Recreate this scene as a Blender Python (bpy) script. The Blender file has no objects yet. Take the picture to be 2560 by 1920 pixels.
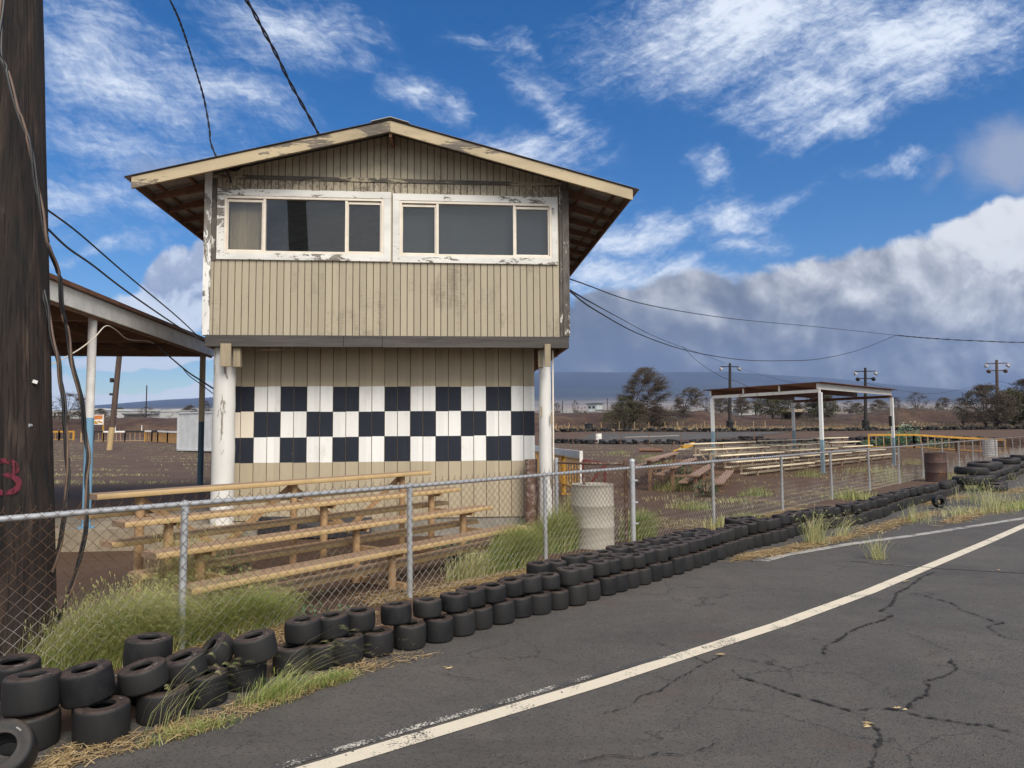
import bpy, math, random, bisect
import numpy as np
from mathutils import Vector, Matrix
R=math.radians
random.seed(7)
sc=bpy.context.scene
col=sc.collection
# ---------------------------------------------------------------- camera
EYE=1.65; PITCH=R(3.77); ROLL=R(.37); FPX=1775.0
cam=bpy.data.cameras.new('camera'); cam.sensor_width=36; cam.lens=36*FPX/2560; cam.clip_start=.05; cam.clip_end=40000
camo=bpy.data.objects.new('camera',cam); col.objects.link(camo); sc.camera=camo
cF=Vector((0,math.cos(PITCH),math.sin(PITCH))); cR0=Vector((1,0,0)); cU0=Vector((0,-math.sin(PITCH),math.cos(PITCH)))
cR=cR0*math.cos(ROLL)-cU0*math.sin(ROLL); cU=cR0*math.sin(ROLL)+cU0*math.cos(ROLL)
camo.matrix_world=Matrix(((cR.x,cU.x,-cF.x,0),(cR.y,cU.y,-cF.y,0),(cR.z,cU.z,-cF.z,EYE),(0,0,0,1)))
# ---------------------------------------------------------------- exposure, sun, sky
sc.view_settings.view_transform='Standard'; sc.view_settings.look='None'; sc.view_settings.exposure=0.95; sc.view_settings.gamma=1
SUN_EL=R(44); SUN_AZ=R(150)        # behind the camera, a little to the right; veiled by thin cloud
sun=bpy.data.lights.new('sun','SUN'); sun.energy=2.0; sun.angle=R(32); sun.color=(1,.93,.82)
suno=bpy.data.objects.new('sun',sun); col.objects.link(suno)
sd=Vector((math.sin(SUN_AZ)*math.cos(SUN_EL),math.cos(SUN_AZ)*math.cos(SUN_EL),math.sin(SUN_EL)))
suno.rotation_euler=sd.to_track_quat('Z','Y').to_euler()
suno.location=(10,-15,30)

class G:
    """small node-graph writer"""
    def __init__(s,tree): s.t=tree; s.n=tree.nodes; s.l=tree.links
    def node(s,typ,ins=None,**kw):
        n=s.n.new(typ)
        for k,v in kw.items(): setattr(n,k,v)
        for k,v in (ins or {}).items(): s.put(n.inputs[k],v)
        return n
    def put(s,sock,v):
        if isinstance(v,bpy.types.NodeSocket): s.l.new(v,sock)
        elif isinstance(v,bpy.types.Node): s.l.new(v.outputs[0],sock)
        else: sock.default_value=v
    def m(s,op,a,b=None,c=None,clamp=False):
        n=s.n.new('ShaderNodeMath'); n.operation=op; n.use_clamp=clamp
        for i,v in enumerate((a,b,c)):
            if v is not None: s.put(n.inputs[i],v)
        return n.outputs[0]
    def mix(s,f,a,b):
        n=s.n.new('ShaderNodeMix'); n.data_type='RGBA'; n.clamp_factor=True
        s.put(n.inputs[0],f)
        for i,v in ((6,a),(7,b)):
            if isinstance(v,(tuple,list)): v=(*v,1) if len(v)==3 else v
            s.put(n.inputs[i],v)
        return n.outputs[2]
    def ss(s,x,lo,hi):
        n=s.n.new('ShaderNodeMapRange'); n.interpolation_type='SMOOTHSTEP'
        s.put(n.inputs[0],x); s.put(n.inputs[1],lo); s.put(n.inputs[2],hi)
        return n.outputs[0]
    def noise(s,vec,scale,detail=4,rough=.55,dist=0):
        n=s.node('ShaderNodeTexNoise',{'Vector':vec,'Scale':scale,'Detail':detail,'Roughness':rough,'Distortion':dist}); return n.outputs[0]
    def xf(s,vec,scale=(1,1,1),loc=(0,0,0),rot=(0,0,0),typ='POINT'):
        n=s.node('ShaderNodeMapping',{'Vector':vec,'Location':loc,'Rotation':rot,'Scale':scale},vector_type=typ); return n.outputs[0]
    def ramp(s,f,stops):
        n=s.n.new('ShaderNodeValToRGB'); e=n.color_ramp.elements
        while len(e)<len(stops): e.new(.5)
        for i,(p,c) in enumerate(stops): e[i].position=p; e[i].color=(*c,1)
        s.put(n.inputs[0],f); return n.outputs[0]

world=bpy.data.worlds.new('World'); sc.world=world; world.use_nodes=True
def build_world():
    t=world.node_tree; t.nodes.clear(); g=G(t); S=.1
    sky=g.node('ShaderNodeTexSky',sky_type='NISHITA',sun_disc=False,sun_elevation=SUN_EL,sun_rotation=SUN_AZ,altitude=100,air_density=1.0,dust_density=.6,ozone_density=3.0)
    hsv=g.node('ShaderNodeHueSaturation',{'Hue':.506,'Saturation':1.42,'Value':SKYV,'Color':sky.outputs[0]})
    blue=hsv.outputs[0]
    tc=g.node('ShaderNodeTexCoord'); d=tc.outputs['Generated']
    sx=g.node('ShaderNodeSeparateXYZ',{0:d}); X,Y,Z=sx.outputs
    ys=g.m('MAXIMUM',Y,.1)
    u=g.m('DIVIDE',X,ys); v=g.m('DIVIDE',Z,ys)
    P=g.node('ShaderNodeCombineXYZ',{0:u,1:v,2:0.0}).outputs[0]
    def field(ells,vec):
        f=None
        for (cu,cv,ru,rv,a,w) in ells:
            mp=g.xf(vec,scale=(ru,rv,1),loc=(cu,cv,0),rot=(0,0,R(a)),typ='TEXTURE')
            gr=g.node('ShaderNodeTexGradient',{0:mp},gradient_type='SPHERICAL').outputs[1]
            gr=g.m('MULTIPLY',gr,w)
            f=gr if f is None else g.m('MAXIMUM',f,gr)
        return f
    # warped coordinates shared by the wisps
    wn=g.node('ShaderNodeTexNoise',{'Vector':P,'Scale':5.0,'Detail':5.0,'Roughness':.6})
    wv=g.node('ShaderNodeVectorMath',{0:wn.outputs['Color'],1:(.5,.5,.5)},operation='SUBTRACT').outputs[0]
    ws=g.node('ShaderNodeVectorMath',{0:wv,'Scale':.16},operation='SCALE').outputs[0]
    PW=g.node('ShaderNodeVectorMath',{0:P,1:ws},operation='ADD').outputs[0]
    ws2=g.node('ShaderNodeVectorMath',{0:wv,'Scale':.07},operation='SCALE').outputs[0]
    PW2=g.node('ShaderNodeVectorMath',{0:P,1:ws2},operation='ADD').outputs[0]
    def wisps(ells,ang,stretch,scale,lo,hi):
        f=field(ells,PW)
        q=g.xf(g.xf(PW2,rot=(0,0,R(-ang))),scale=(1,stretch,1))
        n1=g.noise(q,scale,10,.70,.5)
        q2=g.xf(g.xf(PW2,rot=(0,0,R(-ang-9))),scale=(1,stretch*2.2,1),loc=(3,1,0))
        n2=g.noise(q2,scale*2.3,8,.62,.3)
        n=g.m('ADD',g.m('MULTIPLY',n1,.65),g.m('MULTIPLY',n2,.35))
        x=g.m('ADD',g.m('MULTIPLY',f,.62),g.m('MULTIPLY',g.m('SUBTRACT',n,.5),1.35))
        q3=g.xf(g.xf(P,rot=(0,0,R(-ang+25))),scale=(1,stretch*.8,1),loc=(7,4,0)); n3=g.noise(q3,scale*6,7,.7,.6)
        x=g.m('ADD',x,g.m('MULTIPLY',g.m('SUBTRACT',n3,.5),.55))
        x=g.m('MULTIPLY',g.ss(x,lo,hi),g.ss(f,.0,.25))
        return x,n
    left=[(-.58,.53,.30,.12,-18,1.0),(-.415,.505,.22,.055,-20,.95),(-.55,.43,.24,.10,-12,.75),(-.33,.60,.21,.085,-14,1.0),
          (-.61,.345,.22,.075,-8,.8),(-.58,.265,.20,.02,3,.7),(-.44,.40,.13,.05,-10,.6),(-.13,.49,.09,.045,-48,1.0),(-.09,.455,.05,.035,-55,.9),(-.21,.545,.05,.03,0,.6),(-.05,.58,.07,.03,-20,.5),(-.52,.31,.16,.04,-5,.6)]
    right=[(.36,.60,.36,.13,12,1.15),(.58,.56,.32,.14,18,1.15),(.44,.49,.20,.075,0,1.0),(.62,.50,.22,.06,22,.9),(.48,.445,.14,.05,10,.95),(.22,.56,.14,.06,-20,.9),
           (.02,.57,.08,.04,-30,.7),(.05,.51,.08,.05,-20,.55),(.02,.405,.15,.04,12,.85),(.285,.385,.055,.045,-40,.9),(.31,.31,.13,.05,14,1.0),(.17,.275,.17,.05,5,.95),(.34,.265,.10,.03,6,.8),
           (.55,.37,.09,.02,8,.75),(.135,.215,.14,.05,5,1.0),(.06,.47,.15,.045,-38,.85),(.0,.385,.2,.05,12,.9),(.21,.205,.2,.045,2,.95),(.40,.33,.10,.03,18,.6),(.10,.34,.10,.05,-20,.5)]
    a1,n1=wisps(left,-17,2.8,5.5,.03,.82)
    a2,n2=wisps(right,20,2.2,7.0,.01,.76)
    ci=g.m('MAXIMUM',a1,a2)
    wht=g.ramp(g.m('MAXIMUM',a1,a2),[(0,(2.4,3.0,4.2)),(.55,(3.7,4.2,5.0)),(1,(5.0,5.35,5.8))])
    c=g.mix(g.m('MULTIPLY',ci,.86),blue,wht)
    # cumulus: towering bank on the right, smaller heaps on the left, low puffs on the horizon
    heaps=[(.72,.235,.26,.115,14,1.15),(.60,.185,.30,.12,6,1.1),(.42,.165,.26,.10,4,1.0),(.28,.145,.24,.10,3,1.0),(.17,.115,.20,.095,4,.95),(.10,.10,.14,.10,0,.9),(.45,.09,.6,.09,0,1.2),(.75,.12,.5,.12,0,1.2),(.13,.18,.07,.04,10,.6),
           (-.475,.20,.085,.075,15,1.0),(-.51,.165,.12,.05,5,1.0),(-.43,.24,.05,.05,30,.8),(-.46,.115,.24,.02,2,.9),(-.39,.165,.07,.06,0,.9),
           (-.655,.062,.06,.05,0,.95),(-.55,.045,.12,.030,0,.9),(-.44,.05,.10,.026,0,.9)]
    fs=field([(.74,.385,.15,.085,14,1.0),(-.47,.375,.15,.06,-4,.7),(.62,.36,.07,.03,20,.5)],PW)
    c=g.mix(g.m('MULTIPLY',g.ss(g.m('ADD',fs,g.m('MULTIPLY',g.m('SUBTRACT',n1,.5),.5)),.15,.75),.8),c,(2.1,2.35,2.95))
    fc=field(heaps,PW2)
    nb=g.noise(P,8.5,10,.6,.2); no=g.noise(g.xf(P,loc=(-.012,-.020,0)),8.5,6,.55,.2); n0=g.noise(P,8.5,6,.55,.2); rel=g.m('SUBTRACT',n0,no); nf=g.noise(g.xf(P,loc=(5,2,0)),3.2,6,.5)
    xc=g.m('ADD',fc,g.m('MULTIPLY',g.m('SUBTRACT',nb,.5),.80))
    xc=g.m('ADD',xc,g.m('MULTIPLY',g.ss(u,.02,.14),g.m('SUBTRACT',1.0,g.ss(v,.10,.21))))
    ac=g.ss(xc,.20,.36)
    # cloud shade: bright crowns, slate blue undersides (thickness of cloud between crown and base)
    hgt=g.m('ADD',g.m('ADD',v,g.m('MULTIPLY',g.m('SUBTRACT',nf,.5),.24)),g.m('MULTIPLY',g.m('SUBTRACT',nb,.5),.15))
    hgt=g.m('ADD',g.m('ADD',hgt,g.m('MULTIPLY',g.m('SUBTRACT',u,.35),.13)),g.m('MULTIPLY',rel,.42))
    shR=g.ramp(g.ss(hgt,.03,.33),[(0,(.70,.86,1.14)),(.22,(.98,1.12,1.37)),(.42,(1.45,1.58,1.80)),(.60,(2.1,2.22,2.40)),(.80,(3.0,3.1,3.25)),(1,(4.6,4.7,4.75))])
    shL=g.ramp(g.ss(hgt,-.03,.24),[(0,(4.4,4.8,5.3)),(.35,(3.6,4.1,4.8)),(.6,(1.8,2.2,3.1)),(.85,(2.3,2.7,3.5)),(1,(3.7,4.1,4.8))])
    sh=g.mix(g.ss(u,-.2,.0),shL,shR)
    c=g.mix(g.m('MULTIPLY',ac,.97),c,sh)
    # the rest of the dome (beside and behind the view): unseen broken cloud, added and brightened for soft fill
    nd=g.noise(d,2.6,7,.6,.4)
    cb=g.mix(g.ss(nd,.30,.58),blue,(6.4,6.5,6.5))
    ccl=g.ss(Y,.12,.34)
    c=g.mix(ccl,cb,c)
    bg=g.node('ShaderNodeBackground',{'Color':c,'Strength':S})
    out=g.node('ShaderNodeOutputWorld',{'Surface':bg.outputs[0]})
SKYV=.62
build_world()
world.cycles.sampling_method='MANUAL'; world.cycles.sample_map_resolution=512
sc.cycles.max_bounces=6; sc.cycles.transparent_max_bounces=12; sc.cycles.volume_bounces=1

# ---------------------------------------------------------------- materials
def newmat(name):
    m=bpy.data.materials.new(name); m.use_nodes=True; m.node_tree.nodes.clear(); g=G(m.node_tree)
    b=g.node('ShaderNodeBsdfPrincipled'); g.node('ShaderNodeOutputMaterial',{'Surface':b.outputs[0]})
    tc=g.node('ShaderNodeTexCoord').outputs['Object']
    oi=g.node('ShaderNodeObjectInfo')
    sh=g.node('ShaderNodeCombineXYZ',{0:g.m('MULTIPLY',oi.outputs['Random'],37.0),1:g.m('MULTIPLY',oi.outputs['Random'],11.0),2:g.m('MULTIPLY',oi.outputs['Random'],5.0)})
    P=g.node('ShaderNodeVectorMath',{0:tc,1:sh.outputs[0]},operation='ADD').outputs[0]
    return m,g,b,P,oi
def fin(g,b,colr,rough,metal=0,bump=None,bs=.3,bd=.01):
    g.put(b.inputs['Base Color'],(*colr,1) if isinstance(colr,tuple) else colr)
    g.put(b.inputs['Roughness'],rough); b.inputs['Metallic'].default_value=metal
    if bump is not None:
        bn=g.node('ShaderNodeBump',{'Height':bump,'Strength':bs,'Distance':bd}); g.l.new(bn.outputs[0],b.inputs['Normal'])
def tint(c,k): return tuple(min(1,x*k) for x in c)
def plain(name,c,rough=.7,metal=0,var=.25,scale=6,stretch=(1,1,1),bs=.2,c2=None):
    m,g,b,P,oi=newmat(name); q=g.xf(P,scale=stretch)
    n=g.noise(q,scale,6,.6); n2=g.noise(q,scale*7,4,.6)
    x=g.m('ADD',g.m('MULTIPLY',n,.7),g.m('MULTIPLY',n2,.3))
    cc=g.ramp(g.ss(x,.3,.7),[(0,tint(c,1-var)),(1,c2 or tint(c,1+var*.6))])
    fin(g,b,cc,rough,metal,n2,bs,.01); return m
def peeling(name,paint,wood,amount,stretch=(1,1,1),scale=9,dirt=.25):
    """old paint flaking off weathered timber"""
    m,g,b,P,oi=newmat(name); q=g.xf(P,scale=stretch)
    big=g.noise(P,1.1,3,.5); n=g.noise(q,scale,8,.68,.6); fine=g.noise(q,scale*6,5,.65)
    x=g.m('ADD',g.m('ADD',g.m('MULTIPLY',n,.62),g.m('MULTIPLY',fine,.20)),g.m('MULTIPLY',big,.45))
    k=g.ss(x,.745-amount*.20,.765-amount*.20)
    pc=g.mix(g.ss(g.noise(q,3,5,.6),.35,.75),paint,tint(paint,1-dirt))
    wc=g.ramp(g.noise(q,scale*2.2,6,.6),[(.3,tint(wood,.55)),(.7,tint(wood,1.35))])
    fin(g,b,g.mix(k,pc,wc),.78,0,g.m('SUBTRACT',g.m('MULTIPLY',fine,.35),k),.5,.004); return m
def siding(name,paint,grime,amount=.3,zb=99):
    m,g,b,P,oi=newmat(name)
    grain=g.noise(g.xf(P,scale=(1,1,.07)),55,6,.65,.8)
    saw=g.noise(g.xf(P,scale=(.12,1,1)),85,3,.6)
    bl=g.noise(P,1.3,5,.6); st=g.noise(g.xf(P,scale=(1,1,.25)),7,6,.65)
    fl=g.noise(g.xf(P,scale=(1,1,.5)),26,6,.7)
    board=g.node('ShaderNodeTexWhiteNoise',{'Vector':g.node('ShaderNodeVectorMath',{0:g.xf(P,scale=(9.842,0,0)),1:(.5,0,0)},operation='FLOOR').outputs[0]},noise_dimensions='3D').outputs[0]
    base=g.mix(board,tint(paint,.90),tint(paint,1.06))
    x=g.m('ADD',g.m('ADD',g.m('MULTIPLY',st,.55),g.m('MULTIPLY',bl,.45)),g.m('MULTIPLY',g.m('SUBTRACT',saw,.5),.25))
    c=g.mix(g.m('MULTIPLY',g.ss(x,.50,.72),amount),base,grime)
    c=g.mix(g.m('MULTIPLY',g.ss(grain,.52,.75),.30),c,tint(paint,.62))
    zc=g.node('ShaderNodeSeparateXYZ',{0:g.node('ShaderNodeTexCoord').outputs['Object']}).outputs[2]
    fk=g.m('MULTIPLY',g.ss(g.m('ADD',g.m('ADD',g.m('MULTIPLY',fl,.7),g.m('MULTIPLY',bl,.3)),g.m('MULTIPLY',g.m('MULTIPLY',g.ss(zc,zb,zb+.05),g.m('SUBTRACT',1.0,g.ss(zc,zb+.2,zb+.28))),.10)),.62,.66),amount*1.1)
    c=g.mix(fk,c,(.16,.13,.10))
    fin(g,b,c,.8,0,g.m('ADD',grain,g.m('MULTIPLY',saw,.6)),.35,.003); return m
def woodgrain(name,c,axis=0,var=.5,scale=7,rough=.8):
    m,g,b,P,oi=newmat(name); s=[1,1,1]; s[axis]=.06; q=g.xf(P,scale=tuple(s))
    n=g.noise(q,scale*4,8,.65,1.2); big=g.noise(q,scale,4,.5,.6); ck=g.noise(q,scale*13,4,.7)
    cc=g.ramp(g.m('ADD',g.m('MULTIPLY',n,.6),g.m('MULTIPLY',big,.4)),[(.30,tint(c,1-var)),(.52,c),(.70,tint(c,1+var))])
    cc=g.mix(g.m('MULTIPLY',g.ss(ck,.6,.68),.7),cc,tint(c,.22))
    fin(g,b,cc,rough,0,g.m('ADD',n,ck),.5,.006); return m
def rusty(name,paint,amount,scale=5,rust=(.11,.045,.022),rough=.65):
    m,g,b,P,oi=newmat(name); n=g.noise(P,scale,8,.68,.3); f=g.noise(P,scale*6,5,.65)
    k=g.ss(g.m('ADD',g.m('MULTIPLY',n,.75),g.m('MULTIPLY',f,.25)),.66-amount*.34,.74-amount*.34)
    rc=g.ramp(f,[(.3,tint(rust,.5)),(.7,tint(rust,1.7))])
    pc=g.mix(g.noise(P,2.5,5,.6),tint(paint,.85),tint(paint,1.08))
    fin(g,b,g.mix(k,pc,rc),rough,0,f,.25,.004); return m
M_={}
M_['siding']=siding('tan_grooved_siding',(.395,.342,.248),(.17,.135,.095),.75,5.26)
M_['siding_low']=siding('tan_lower_siding',(.43,.36,.25),(.25,.20,.135),.3)
M_['check_white']=siding('white_painted_siding',(.80,.785,.75),(.52,.48,.42),.55)
M_['check_cream']=siding('cream_painted_siding',(.76,.67,.55),(.6,.52,.42),.35)
M_['check_black']=siding('black_painted_siding',(.009,.013,.025),(.030,.035,.046),.7)
M_['groove']=plain('dark_groove',(.13,.095,.06),.9,0,.4,9)  # groove bottoms darker than the board faces
M_['trim']=peeling('white_peeling_trim',(.76,.74,.69),(.20,.175,.15),.30,(.35,1,1),10)
M_['trimv']=peeling('white_peeling_upright',(.80,.78,.74),(.2,.18,.155),.28,(1,1,.3),10)
M_['trimw']=peeling('weathered_upright',(.66,.62,.55),(.10,.085,.073),1.0,(1,1,.3),9)
M_['band']=peeling('weathered_band',(.40,.345,.24),(.10,.085,.07),.62,(.2,1,1),8)
M_['rake']=peeling('tan_fascia_paint',(.51,.41,.26),(.17,.14,.11),.22,(.22,1,1),6,.35)
M_['beam']=woodgrain('grey_weathered_beam',(.068,.060,.053),0,.6,5)
M_['dark_wood']=woodgrain('dark_brown_rafter',(.20,.105,.06),1,.45,8)
M_['dark_woodx']=woodgrain('dark_brown_timber',(.21,.115,.065),0,.45,8)
M_['frame']=plain('cream_window_frame',(.76,.68,.57),.5,0,.12,6)
M_['pillar_w']=peeling('whitewashed_log',(.68,.66,.62),(.25,.21,.17),.14,(1,1,.2),8,.18)
M_['bracket']=woodgrain('tan_block',(.33,.27,.18),2,.3,6)
M_['concrete']=plain('tan_concrete',(.33,.27,.19),.9,0,.35,3,bs=.4)
M_['concrete_g']=plain('grey_foundation',(.27,.25,.215),.9,0,.3,4,bs=.3)
M_['blackpanel']=plain('black_board',(.010,.011,.015),.6,0,.4,5)
M_['tin']=rusty('rusted_roof_tin',(.24,.18,.15),.75,3,(.17,.07,.04))
M_['tin_grey']=plain('dull_roof_tin',(.36,.33,.30),.5,.3,.3,4)
M_['galv']=plain('galvanised_steel',(.42,.43,.44),.5,.35,.12,5)
M_['rail_rust']=rusty('rusty_pipe',(.25,.20,.17),.8,9,(.10,.055,.035))
M_['tanwood']=woodgrain('worn_shaded_bleacher_top',(.30,.195,.12),0,.22,5,.6)  # weathered brown with the shade of the top face mixed into its colour
M_['footwood']=woodgrain('tan_footboard',(.38,.25,.145),0,.2,5,.6)  # lightened in colour to offset the shade cast by the seats
M_['tanedge']=plain('lit_bleacher_edge',(.50,.345,.165),.35,0,.14,8)  # front edge painted brighter, as the face turned to the light
M_['tanpost']=plain('tan_bleacher_post',(.40,.25,.125),.55,0,.22,7)
M_['brownseat']=woodgrain('brown_plank',(.29,.185,.13),0,.25,6)
M_['brownpost']=rusty('brown_post',(.24,.145,.09),.3,6)
M_['whiteseat']=plain('cream_plank_paint',(.74,.63,.44),.6,0,.28,4,(.3,1,1))
M_['whitepost']=rusty('worn_cream_post',(.38,.29,.21),.45,7)
M_['yellow']=plain('yellow_paint',(.50,.26,.028),.5,0,.25,5)
M_['yellowdull']=rusty('faded_yellow_paint',(.46,.33,.16),.25,5)
M_['wood_rod']=plain('pale_tan_rod',(.42,.27,.14),.6,0,.2,6)
M_['white']=plain('white_paint',(.74,.72,.68),.55,0,.16,4)
M_['whitegrey']=plain('container_paint',(.55,.56,.57),.6,0,.14,2)
M_['black']=plain('black_paint',(.012,.012,.013),.5,0,.3,5)
M_['cable']=plain('black_cable',(.012,.011,.011),.5,0,.3,9)
M_['cable_tan']=plain('brown_cable',(.14,.088,.06),.6,0,.3,9)
M_['blue']=plain('light_blue_paint',(.19,.37,.53),.5,0,.12,4)
M_['bluegrey']=plain('faded_blue_paint',(.19,.28,.33),.55,0,.2,4)
M_['shaded_blue']=plain('shaded_blue_paint',(.02,.055,.09),.5,0,.2,4)  # the posts' light blue, darkened to stand for shade under the canopy
M_['rustwhite']=rusty('rust_streaked_white_steel',(.66,.64,.60),.26,3.5,(.16,.06,.025))
M_['white_post']=rusty('chalky_white_post',(.66,.66,.64),.10,4)
M_['rustbrown']=rusty('brown_rusted_steel',(.17,.085,.05),.5,4,(.11,.045,.025))
M_['drum']=rusty('chalky_white_drum',(.39,.355,.30),.16,2.6,(.33,.27,.2))
M_['drum_far']=plain('white_drum_far',(.70,.68,.62),.6,0,.1,3)
M_['brown_drum']=rusty('brown_rusted_drum',(.062,.033,.027),.4,4)
M_['red']=rusty('red_painted_steel',(.11,.012,.016),.4,7)
M_['stump']=rusty('mottled_brown_stump',(.14,.075,.055),.5,12,(.28,.22,.18))
M_['grey_wall']=plain('pale_grey_cladding',(.42,.46,.45),.7,0,.12,.5)
M_['darkglass']=plain('dark_window',(.03,.035,.04),.2,0,.2,2)
M_['shedwood']=plain('shed_wood',(.06,.035,.025),.85,0,.4,2)
M_['shedroof']=plain('shed_roof',(.32,.24,.155),.8,0,.25,1)
M_['plywood']=woodgrain('plywood',(.50,.38,.23),2,.35,3,.7)
M_['blind']=plain('grey_blind',(.050,.060,.075),.8,0,.12,2)
M_['interior']=plain('dark_interior',(.02,.02,.022),.9)
M_['lamp']=plain('floodlight_shell',(.30,.28,.27),.5,.2,.3,5)
def graffiti():
    m,g,b,P,oi=newmat('red_spray_paint'); n=g.noise(g.xf(P,scale=(1,1,.12)),60,6,.7); n2=g.noise(P,16,5,.65)
    fin(g,b,g.mix(n2,(.06,.005,.012),(.17,.010,.032)),.8)
    tr=g.node('ShaderNodeBsdfTransparent'); mx=g.node('ShaderNodeMixShader',{0:g.ss(g.m('ADD',g.m('MULTIPLY',n,.6),g.m('MULTIPLY',n2,.4)),.47,.60),1:b.outputs[0],2:tr.outputs[0]})
    out=[q for q in g.n if q.type=='OUTPUT_MATERIAL'][0]; g.l.new(mx.outputs[0],out.inputs['Surface']); return m
M_['graffiti']=graffiti()
M_['darkpole']=plain('dark_floodlight_pole',(.022,.018,.016),.85,0,.4,5,(1,1,.1))
M_['brownpole']=plain('brown_floodlight_pole',(.085,.055,.042),.85,0,.4,5,(1,1,.1))
M_['greenleaf']=plain('broad_green_leaf',(.06,.12,.05),.6,0,.4,3)
M_['flower']=plain('pale_blossom',(.6,.6,.48),.7)
M_['sign_orange']=plain('orange_sign_paint',(.55,.17,.04),.6)
M_['mark']=plain('pale_tyre_lettering',(.42,.40,.36),.7,0,.4,60)
M_['chalk']=plain('far_white_roof',(.36,.36,.35),.7,0,.3,.01)

def pole_wood():
    m,g,b,P,oi=newmat('creosoted_pole_wood'); q=g.xf(P,scale=(1,1,.05))
    n=g.noise(q,48,8,.7,.6); n2=g.noise(g.xf(P,scale=(1,1,.12)),9,7,.65,.8); ck=g.noise(g.xf(P,scale=(1,1,.03)),70,4,.6)
    c=g.ramp(n2,[(.36,(.004,.003,.0028)),(.47,(.013,.0075,.0055)),(.56,(.022,.0125,.009)),(.64,(.050,.032,.022)),(.74,(.085,.062,.047))])
    c=g.mix(g.m('MULTIPLY',g.ss(n,.50,.72),.40),c,(.040,.026,.020))
    c=g.mix(g.m('MULTIPLY',g.ss(ck,.58,.66),.85),c,(.004,.003,.003))
    fin(g,b,c,.85,0,g.m('SUBTRACT',g.m('ADD',n,n2),g.ss(ck,.56,.66)),.8,.012); return m
M_['pole']=pole_wood()
def rubber():
    m,g,b,P,oi=newmat('worn_black_rubber')
    gm=g.node('ShaderNodeNewGeometry'); nz=g.node('ShaderNodeSeparateXYZ',{0:gm.outputs['Normal']}).outputs[2]
    n=g.noise(P,14,6,.65); f=g.noise(P,90,4,.6); st=g.noise(g.xf(P,scale=(1,1,8)),9,4,.6)
    base=g.mix(oi.outputs['Random'],(.0050,.0050,.0060),(.019,.018,.0175))
    c=g.mix(g.ss(n,.35,.8),base,(.016,.0155,.0155))
    c=g.mix(g.m('MULTIPLY',g.ss(st,.5,.8),.35),c,(.022,.021,.020))
    dust=g.m('MULTIPLY',g.ss(nz,.45,.95),g.ss(g.noise(P,20,5,.7),.26,.62))   # red dirt settled on whatever faces up
    c=g.mix(g.m('MULTIPLY',dust,.8),c,(.078,.052,.040))
    c=g.mix(g.m('MULTIPLY',g.ss(f,.70,.76),.5),c,(.16,.15,.14))
    fin(g,b,c,g.m('ADD',.46,g.m('MULTIPLY',n,.3)),0,g.m('ADD',n,g.m('MULTIPLY',f,.3)),.15,.006)
    b.inputs['Specular IOR Level'].default_value=.35; return m
M_['rubber']=rubber()
def wire():
    m,g,b,P,oi=newmat('chain_link_wire'); tc=g.node('ShaderNodeTexCoord').outputs['Object']
    z=g.node('ShaderNodeSeparateXYZ',{0:tc}).outputs[2]
    n=g.noise(tc,1.3,5,.6); f=g.noise(tc,40,4,.6)
    k=g.ss(g.m('ADD',g.m('ADD',z,g.m('MULTIPLY',g.m('SUBTRACT',n,.5),1.3)),g.m('MULTIPLY',g.m('SUBTRACT',f,.5),.5)),.22,.62)
    c=g.mix(k,(.34,.32,.285),g.ramp(f,[(.3,(.06,.029,.015)),(.7,(.17,.088,.045))]))
    fin(g,b,c,.55,.25); return m
M_['wire']=wire()
def glass():
    m=bpy.data.materials.new('dusty_window_glass'); m.use_nodes=True; m.node_tree.nodes.clear(); g=G(m.node_tree)
    tr=g.node('ShaderNodeBsdfTransparent',{'Color':(.80,.82,.82,1)})
    gl=g.node('ShaderNodeBsdfGlossy',{'Color':(.95,.97,1,1),'Roughness':.02})
    df=g.node('ShaderNodeBsdfDiffuse',{'Color':(.20,.21,.21,1)})
    tc=g.node('ShaderNodeTexCoord').outputs['Object']
    fr=g.node('ShaderNodeFresnel',{'IOR':1.62})
    a=g.node('ShaderNodeMixShader',{0:g.m('MULTIPLY',g.m('ADD',.4,g.noise(tc,2.5,6,.6)),.045),1:tr.outputs[0],2:df.outputs[0]})
    bf=g.node('ShaderNodeNewGeometry').outputs['Backfacing']
    b=g.node('ShaderNodeMixShader',{0:g.m('MULTIPLY',fr.outputs[0],g.m('SUBTRACT',1.0,bf)),1:a.outputs[0],2:gl.outputs[0]})
    g.node('ShaderNodeOutputMaterial',{'Surface':b.outputs[0]}); return m
M_['glass']=glass()
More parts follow.
